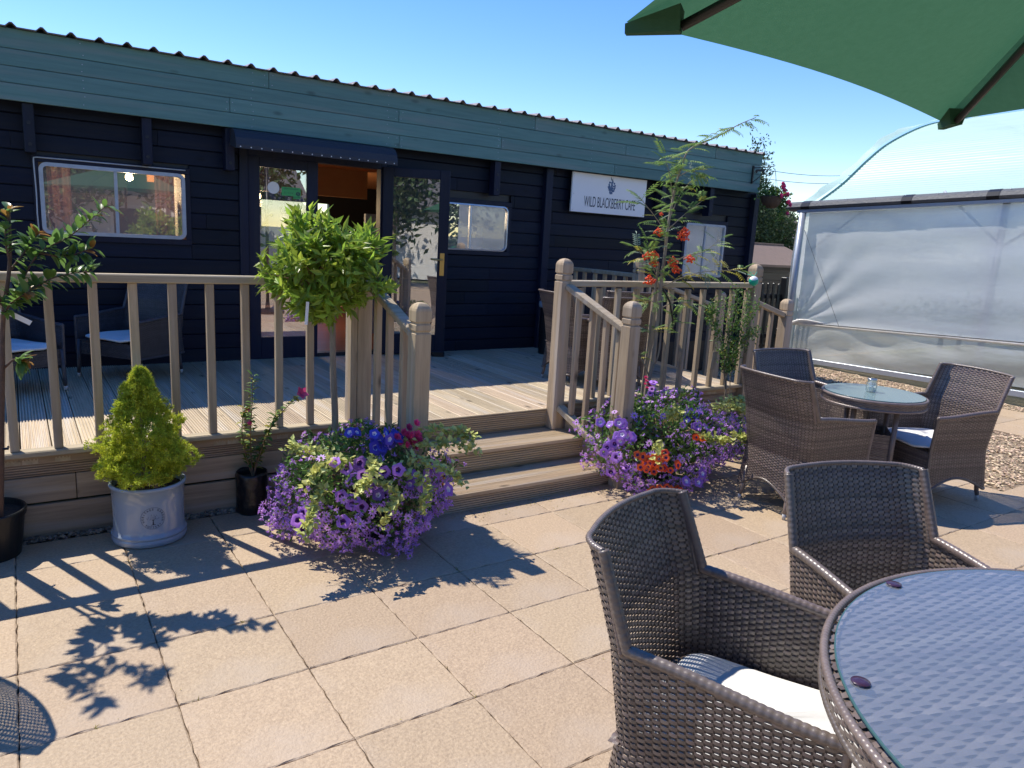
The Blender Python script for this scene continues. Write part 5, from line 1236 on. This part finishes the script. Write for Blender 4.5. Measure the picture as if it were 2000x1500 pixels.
m = MB(); m.lathe([(.001, 0), (.05, .004), (.09, .03), (.125, .08), (.14, .14), (.143, .15), (.138, .155), (.13, .13), (.001, .12)], seg=32, cap=False); m.build('basket_body', M_wickbask, hbk, smooth=True)
m = MB()
for k in range(3): a = 2*pi*k/3; m.tube([(.138*cos(a), .138*sin(a), .15), (0, 0, .50)], .0022, 4)
m.build('chain', M_dark, hbk)
m = MB(); P = RNG.normal(0, 1, (420, 3))*np.array([.075, .075, .05])+np.array([.02, 0, .18]); m.leaves(P, unit(420), unit(420), .05, .026); P = np.stack([RNG.normal(.15, .035, 260), RNG.normal(-.06, .03, 260), RNG.uniform(-.14, .16, 260)], 1); m.leaves(P, unit(260), unit(260), .04, .024); m.build('foliage', M_leafmid, hbk, kind='stuff')
for p_ in ((.02, -.12, .26), (.06, -.12, .22), (-.01, -.13, .15), (.09, -.12, .17), (.12, -.13, .18), (.20, -.09, .08), (.23, -.08, .09), (.22, -.08, -.05), (.03, -.11, .30), (.08, -.09, .28), (.26, -.08, .06)):
    q = link('flower', ROSE, hbk, p_, scale=(2.7,)*3); q.rotation_euler = (1.2, random.uniform(-.4, .4), 0)

# ================================================================ POLYTUNNEL
pt = thing('polytunnel', 'mint-white arched polytunnel with film curtain side, galvanised posts and dark gutter on the right', 'greenhouse')
GX = 9.95; YF, YN = 7.02, -4.0
def gz(y, z): return z+(7.0-y)*.045
def wallgrid(z0f, z1f, ya, yb, x, ny, nz, wob, mt, name, ph=0):
    V = []
    for j in range(nz+1):
        t = j/nz; rowv = []
        for i in range(ny+1):
            y = ya+(yb-ya)*i/ny; z = gz(y, z0f+(z1f-z0f)*t); rowv.append((x+wob(y, t), y, z))
        V.append(rowv)
    m = MB(); m.grid(np.array(V)); return m.build(name, mt, pt, smooth=True)
wallgrid(.575, 2.225, YF-.06, YN, GX, 260, 22, lambda y, t: .018*sin(y*3.1+t*2)*(1-t)+.010*sin(y*11+t*5)*(1-t)**2+.02*exp_(-((t-.02)/.06)**2)*sin(y*17)+.012*sin(y*1.3+t*7), M_curtain, 'film_curtain') if False else None
def fold(y, t):
    # gathered folds radiating from the far lower corner plus soft billows
    s = (YF-y); d = hypot(s, 1.2*t*1.65)+.02
    return .018*sin(y*2.1+t*2)*(1-t)+.030*math.exp(-d*1.3)*sin(9*atan2(t*1.65, s+.02)*2)+.010*sin(t*22+y*1.1)*.4
wallgrid(.575, 2.225, YF-.06, YN, GX, 300, 40, fold, M_curtain, 'film_curtain')
def fold2(y, t):
    s = (YF-y); return -.03+.035*sin(s*2.4-t*3.0+.6*sin(s*1.3))*sin(pi*min(1, t*1.1))+.016*sin(s*6.5+t*7)*math.exp(-abs(s-1.2))
wallgrid(.06, .56, YF-.10, YN, GX, 300, 18, fold2, M_curtain2, 'lower_film')
m = MB(); m.tube([(GX-.03, YF+.02, gz(YF, .575)), (GX-.03, YN, gz(YN, .575))], .021, 10); m.build('roll_bar', M_film3, pt, smooth=True)
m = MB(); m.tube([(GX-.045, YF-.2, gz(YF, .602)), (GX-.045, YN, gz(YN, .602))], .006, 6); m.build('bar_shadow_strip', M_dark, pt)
# bunched film around the corner
m = MB()
for k in range(4):
    P = crom([(GX-.02, YF-.55, gz(YF, .60+.012*k)), (GX-.06-.01*k, YF-.2, gz(YF, .585+.02*k)), (GX-.10-.02*k, YF+.02, gz(YF, .555-.02*k+.02*(k % 2))), (GX-.12-.015*k, YF+.12, gz(YF, .50-.012*k))], 6); m.tube(P, np.linspace(.010, .026, len(P)), 7)
m.build('bunched_film', M_film3, pt, smooth=True)
ys_ = np.linspace(0, 1, 12); V = [[(GX-.01+.022*sin(k*1.9)+.01*sin(z_*5+k), YF-.02+k*.013+.03*(1-min(1, abs(z_-1.4))), z_) for k in range(12)] for z_ in np.linspace(.6, 2.25, 16)]
m = MB(); m.grid(np.array(V)); m.build('gathered_film', M_film3, pt, smooth=True)
m = MB(); m.bbox(GX-.05, GX+.03, YN, YF+.1, 0, .075, .004); o = m.build('base_rail', M_galv, pt, smooth=False)
for v in o.data.vertices: v.co.z += (7-v.co.y)*.045*.6
m = MB(); m.tube([(GX-.055, YF+.02, -.02), (GX-.055, YF+.02, 2.225)], .048, 20); m.build('corner_post', M_galv, pt, smooth=True)
for y in (4.33, 1.7, -1.0): m = MB(); m.tube([(GX+.08, y, 0), (GX+.08, y, gz(y, 2.25))], .042, 14); m.build('post', M_galv, pt, smooth=True)
for (a, b, c, d) in ((4.33, 1.7, 3.4, 2.45), (4.33, 1.75, 5.2, 2.45), (6.9, 1.7, 6.1, 2.4)): m = MB(); m.tube([(GX+.08, a, gz(a, b)), (GX+.3, c, gz(c, d))], .018, 8); m.build('brace', M_galv, pt, smooth=True)
m = MB(); m.tube([(GX-.065, YF-.05, 1.98), (GX-.055, 6.2, .62)], .003, 5); m.build('cord', M_wire, pt)
# gutter
m = MB(); V = []
for y in np.linspace(YF+.30, YN, 60):
    V.append([(GX+a, y, gz(y, b)) for a, b in ((.14, 2.40), (-.02, 2.40), (-.07, 2.37), (-.09, 2.32), (-.07, 2.285), (.0, 2.27), (.14, 2.27))])
m.grid(np.array(V)); m.build('gutter', M_gutter, pt)
m = MB(); V = [[(GX+a, y, gz(y, b)) for a, b in ((-.065, 2.275), (-.06, 2.235), (.10, 2.235))] for y in np.linspace(YF+.12, YN, 40)]; m.grid(np.array(V)); m.build('gutter_flashing', M_galv, pt)
for y in (YF+.05, 5.55, 4.5, 3.45): m = MB(); V = [[(GX+a*1.02-.003, yy, gz(yy, 2.335+(b-2.335)*1.06)) for a, b in ((.10, 2.40), (-.02, 2.40), (-.07, 2.37), (-.09, 2.32), (-.07, 2.285), (.0, 2.27))] for yy in (y, y-.14)]; m.grid(np.array(V)); m.build('gutter_joiner', M_black, pt)
m = MB(); m.lathe([(.0005, 0), (.008, 0), (.007, .008), (.0005, .01)], seg=8); ms_ = m.mesh('bolt', M_whitetag)
for y in np.arange(3.0, 7.2, .42): link('bolt', ms_, pt, (GX-.045, y, gz(y, 2.392)))
# arched roof with fine ribs running along it
prf = np.array([(10.12, 2.30), (10.45, 2.46), (10.96, 2.75), (11.55, 3.17), (12.07, 3.48), (12.9, 3.82), (13.7, 4.03), (14.9, 4.22), (16.5, 4.22), (18.0, 3.9), (19.5, 3.2), (20.8, 2.3)])
PC = crom([(a, b, 0) for a, b in prf], 12); dl_ = np.r_[0, np.cumsum(np.hypot(np.diff(PC[:, 0]), np.diff(PC[:, 1])))]; s_ = np.arange(0, dl_[-1], .0188); xx = np.interp(s_, dl_, PC[:, 0]); zz = np.interp(s_, dl_, PC[:, 1])
tx, tz = np.gradient(xx), np.gradient(zz); nl = np.hypot(tx, tz); nx_, nz_ = -tz/nl, tx/nl; h_ = .0035*np.cos(2*pi*s_/.0752)
V = [[(x_+a*hh, y, gz(y, z_+b*hh)) for x_, z_, a, b, hh in zip(xx, zz, nx_, nz_, h_)] for y in (7.12, 4.5, 1.5, -4)]
m = MB(); m.grid(np.array(V)); m.build('arched_cover', M_tunnel, pt, smooth=True)
# end hem and end wall
M_hem = mat('green_hem', (.22, .42, .33), .6, (.5, .7, .6), 14, trans=.3)
pts_ = np.stack([xx, np.full(len(xx), 7.14), zz+.0], 1)[::3]; m = MB(); m.tube(pts_, .016, 8); m.build('end_hem', M_hem, pt, smooth=True)
V = [[(x_+a*.05, 7.14, z_+b*.05) for x_, z_, a, b in zip(xx[::6], zz[::6], nx_[::6], nz_[::6])], [(x_+a*.07+.02*sin(i*.9), 7.27+.02*sin(i*1.3), z_+b*(.06+.04*sin(i*.35))) for i, (x_, z_, a, b) in enumerate(zip(xx[::6], zz[::6], nx_[::6], nz_[::6]))]]
m = MB(); m.grid(np.array(V)); m.build('end_flap', M_tunnel, pt, smooth=True)
V = [[(x_, 7.16, z_) for x_, z_ in zip(xx[::8], zz[::8])], [(x_, 7.16, .0) for x_ in xx[::8]]]; m = MB(); m.grid(np.array(V)); m.build('end_wall', M_curtain, pt)
# benches and plants inside, seen blurred through the film
inn = MB(); inn.box(11.2, 11.9, -3.5, 6.4, .62, .70); inn.box(12.9, 14.2, -3.5, 6.4, .62, .70)
for y in np.arange(-3, 6.5, 1.2): inn.box(11.25, 11.3, y, y+.05, 0, .62); inn.box(11.8, 11.85, y, y+.05, 0, .62)
bt_ = inn.build('staging_bench', M_galv); tag(bt_, 'long metal staging benches standing inside the polytunnel', 'bench')
m = MB(); n_ = 2500; P = np.stack([RNG.uniform(11.2, 14, n_), RNG.uniform(-3.4, 6.4, n_), .72+np.abs(RNG.normal(0, .13, n_))], 1); m.leaves(P, unit(n_)+np.array([0, 0, .5]), unit(n_), .12, .05); tag(m.build('bench_plants', M_leafmid), 'rows of young plants on the benches inside the polytunnel', kind='stuff')
# ================================================================ FENCE, SHED, COTTAGE, TREES
pk = thing('picket_fence', 'dark round-topped picket fence between the cabin and the polytunnel', 'fence')
x = 8.62; i = 0
while x < 10.6:
    if not (9.98 < x < 10.12):
        m = MB(); hh = 1.16+random.uniform(-.008, .008); pl = [(-.024, .02), (.024, .02)]+[(.024*cos(a), hh-.024+.024*sin(a)) for a in np.linspace(0, pi, 7)]
        m.prism([(q, p) for p, q in pl], 1, -.009, .009); m.build('picket', M_dark, pk, (x, 7.30, 0))
    x += .128; i += 1
m = MB(); m.bbox(8.5, 10.7, 7.312, 7.345, .92, .99, .003); m.build('rail', M_dark, pk); m = MB(); m.bbox(8.5, 10.7, 7.312, 7.345, .30, .37, .003); m.build('rail', M_dark, pk)
m = MB(); m.bbox(10.0, 10.1, 7.25, 7.35, 0, 1.25, .005); m.build('fence_post', M_dark, pk)
sh = thing('garden_shed', 'low shed with brown felt roof behind the picket fence', 'shed', (10.9, 8.9, 0))
m = MB(); V = np.array([[(-1.55, -.72, 1.415), (1.5, -.72, 1.415)], [(-1.5, .0, 1.765), (1.10, .0, 1.765)]]); m.grid(V); m.grid(V-np.array([0, 0, .03]), flip=True); m.add([V[0, 0], V[0, 1], V[0, 1]-(0, 0, .04), V[0, 0]-(0, 0, .04)], [(3, 2, 1, 0)]); m.add([(1.5, -.72, 1.415), (1.5, .72, 1.415), (1.1, 0, 1.765)], [(0, 1, 2)]); m.add([(-1.5, 0, 1.765), (1.1, 0, 1.765), (1.5, .72, 1.4), (-1.5, .72, 1.4)], [(0, 1, 2, 3)]); m.build('roof', M_shedroof, sh)
m = MB(); m.bbox(-1.5, 1.12, -.03, .03, 1.755, 1.785, .004); m.build('ridge_cap', M_shedroof, sh)
for k in range(10):
    m = MB(); m.bbox(-1.45, 1.4, -.02, .0, 0, .128, .004); m.build('shed_board', M_shedwall, sh, (0, -.64, .10+k*.131))
m = MB(); m.box(-1.45, 1.4, -.62, .6, 0, 1.40); m.build('shed_body', M_shedwall, sh)
ct = thing('tiled_cottage', 'cottage with a weathered brown clay tile roof behind the shed', 'house', (15.2, 12.0, 0))
m = MB(); m.box(-1.9, 3.5, 0, 4, 0, 1.5); m.build('wall', M_render, ct)
def tiles(o_, u, v, nu_, nv_, name):
    m = MB(); o_ = np.array(o_, float); u = np.array(u, float); v = np.array(v, float); n_ = np.cross(u, v); n_ /= np.linalg.norm(n_)
    for j in range(nv_):
        for i in range(nu_):
            a = o_+u*(i+.5*(j % 2))/nu_+v*j/nv_; du = u/nu_*.95; dv = v/nv_*1.12; h0 = n_*.045; h1 = n_*.012; jt = n_*random.uniform(0, .012); mid = du*.5; ar = n_*.03
            A, B, C_, D_ = a+h0+jt, a+du+h0+jt, a+du+dv+h1, a+dv+h1; Mi, Mt = a+mid+h0+ar+jt, a+mid+dv+h1+ar
            lo = a-n_*.01; m.add([A, Mi, B, C_, Mt, D_, a, a+du], [(0, 1, 4, 5), (1, 2, 3, 4), (6, 7, 2, 1), (6, 1, 0)])
    return m.build(name, M_tile, ct, kind='stuff')
tiles((-2.1, -.5, .75), (5.6, 0, 0), (0, 2.3, 2.05), 30, 17, 'roof_tiles')
m = MB(); m.add([(-2.1, -.48, .73), (3.5, -.48, .73), (3.5, 1.83, 2.79), (-2.1, 1.83, 2.79)], [(0, 1, 2, 3)]); m.add([(-2.1, 4.2, .73), (3.5, 4.2, .73), (3.5, 1.83, 2.79), (-2.1, 1.83, 2.79)], [(3, 2, 1, 0)]); m.build('roof_deck', M_shedroof, ct)
m = MB(); m.tube([(-2.1, 1.85, 2.83), (3.5, 1.85, 2.83)], .09, 8); m.build('ridge_tiles', M_tile, ct)
def bgtree(name, label, c, blobs, n, leaf, mt, trunk=True, cat='tree', group=None):
    root = thing(name, label, cat, (c[0], c[1], 0), group=group)
    if trunk: m = MB(); top = max(b[2] for b in blobs); m.tube([(0, 0, 0), (.05, .02, top*.5), (0, 0, top*.9)], [.10, .07, .03], 8); [m.tube([(0, 0, b[2]*.6), (b[0], b[1], b[2])], [.04, .015], 5) for b in blobs]; m.build('trunk', M_bark, root)
    m = MB(); vol = [b[3]*b[4]*b[5] for b in blobs]
    for b, v in zip(blobs, vol):
        k = int(n*v**.67/sum(q**.67 for q in vol)); cl_ = max(6, k//14); d = unit(cl_); ctr = np.array(b[:3])+d*RNG.uniform(.45, 1.0, (cl_, 1))*np.array(b[3:6]); P = np.repeat(ctr, 14, 0)+RNG.normal(0, leaf*1.3, (cl_*14, 3))
        D = unit(len(P))+np.repeat(d, 14, 0)*.6+np.array([0, 0, .2]); m.leaves(P, D, unit(len(P)), leaf*RNG.uniform(.7, 1.2, len(P)), leaf*.42)
    m.build('crown', mt, root, kind='stuff'); return root
GB = 'trees behind the cabin and shed'
bgtree('spire_tree', 'slender dark tree with a pointed top rising beside the cabin roof end', (12.3, 9.9), [(0, 0, 1.6, .45, .4, .9), (0, 0, 2.5, .32, .3, .55), (.02, 0, 3.1, .18, .18, .45), (.02, 0, 3.5, .07, .07, .28)], 6500, .075, M_leafbg, group=GB)
bgtree('bushy_tree', 'bushy dark green tree hanging over the shed roof below the basket', (12.9, 10.0), [(0, 0, 1.9, .75, .5, .8), (.5, .1, 2.1, .5, .4, .5), (-.7, 0, 1.4, .5, .4, .7), (.75, 0, 1.6, .4, .35, .4)], 9000, .085, M_leafbg, group=GB)
bgtree('yew_tree', 'dark feathery tree top showing over the cottage roof ridge', (16.4, 14.2), [(0, 0, 2.6, 1.1, .7, .9), (-.9, 0, 3.0, .8, .6, .55), (.9, 0, 2.6, .7, .6, .5)], 6000, .14, M_leafbg, group=GB)
# distant hedge all round
m = MB(); n_ = 26000; a = RNG.uniform(0, 2*pi, n_); r = RNG.uniform(44, 50, n_); P = np.stack([r*np.cos(a), r*np.sin(a), RNG.uniform(0, 1, n_)**.8*(2.2+1.4*np.sin(a*9)+.8*np.sin(a*23))], 1); m.leaves(P, unit(n_), unit(n_), 1.1, .7); tag(m.build('far_hedge', M_leafbg), 'distant belt of hedge and trees around the site', kind='stuff')
# outbuilding and trees added out of view behind the camera, for the reflections
rb = thing('reflection_outbuilding', 'long pale outbuilding with slate roof, added unseen for the cabin windows to reflect', 'building', (-1, -11, 0))
m = MB(); m.box(-7, 9, -3, 0, 0, 2.5); m.build('wall', M_render, rb); m = MB(); m.prism([(-3.3, 2.4), (.3, 2.4), (-1.5, 3.7)], 0, -7.2, 9.2); m.build('roof', M_slate, rb)
for k in range(5): m = MB(); m.bbox(-5.6+k*3, -4.6+k*3, .0, .03, .95, 1.95, .01); f_ = m.build('window', M_white, rb); m = MB(); m.box(-5.5+k*3, -4.7+k*3, .031, .035, 1.05, 1.85); m.build('pane', M_black, f_)
for i, (x, y) in enumerate(((-3.6, -7.2), (5.5, -9), (11.5, -8), (-7.5, -9.5), (1.2, -9.2))):
    bgtree('garden_tree', ['broad green tree in front of the outbuilding, reflected in the open door', 'round green tree by the right end of the outbuilding', 'tall green tree furthest right beyond the outbuilding', 'green tree before the left half of the outbuilding', 'green tree before the middle of the outbuilding'][i], (x, y), [(0, 0, 3.2, 1.7, 1.7, 1.5), (.9, .3, 4.2, 1.2, 1.2, 1.0), (-.8, -.2, 2.4, 1.2, 1.2, .9)], 3500, .28, M_leafbg, group='trees seen in reflections')
# overhead wires
for k, (z0_, z1_) in enumerate(((6.45, 6.9), (5.95, 6.35))):
    m = MB(); a = np.array([30.0, 28.5, z0_+.15]); b = np.array([62.0, 36.0, z1_+2.2]); t = np.linspace(0, 1, 20)[:, None]; P = a+(b-a)*t; P[:, 2] -= (.9*4*t*(1-t))[:, 0]; m.tube(P, .018, 5); tag(m.build('overhead_wire', M_wire), ['upper of two thin overhead wires crossing the sky right of the cabin', 'lower of two thin overhead wires crossing the sky right of the cabin'][k], 'wire')
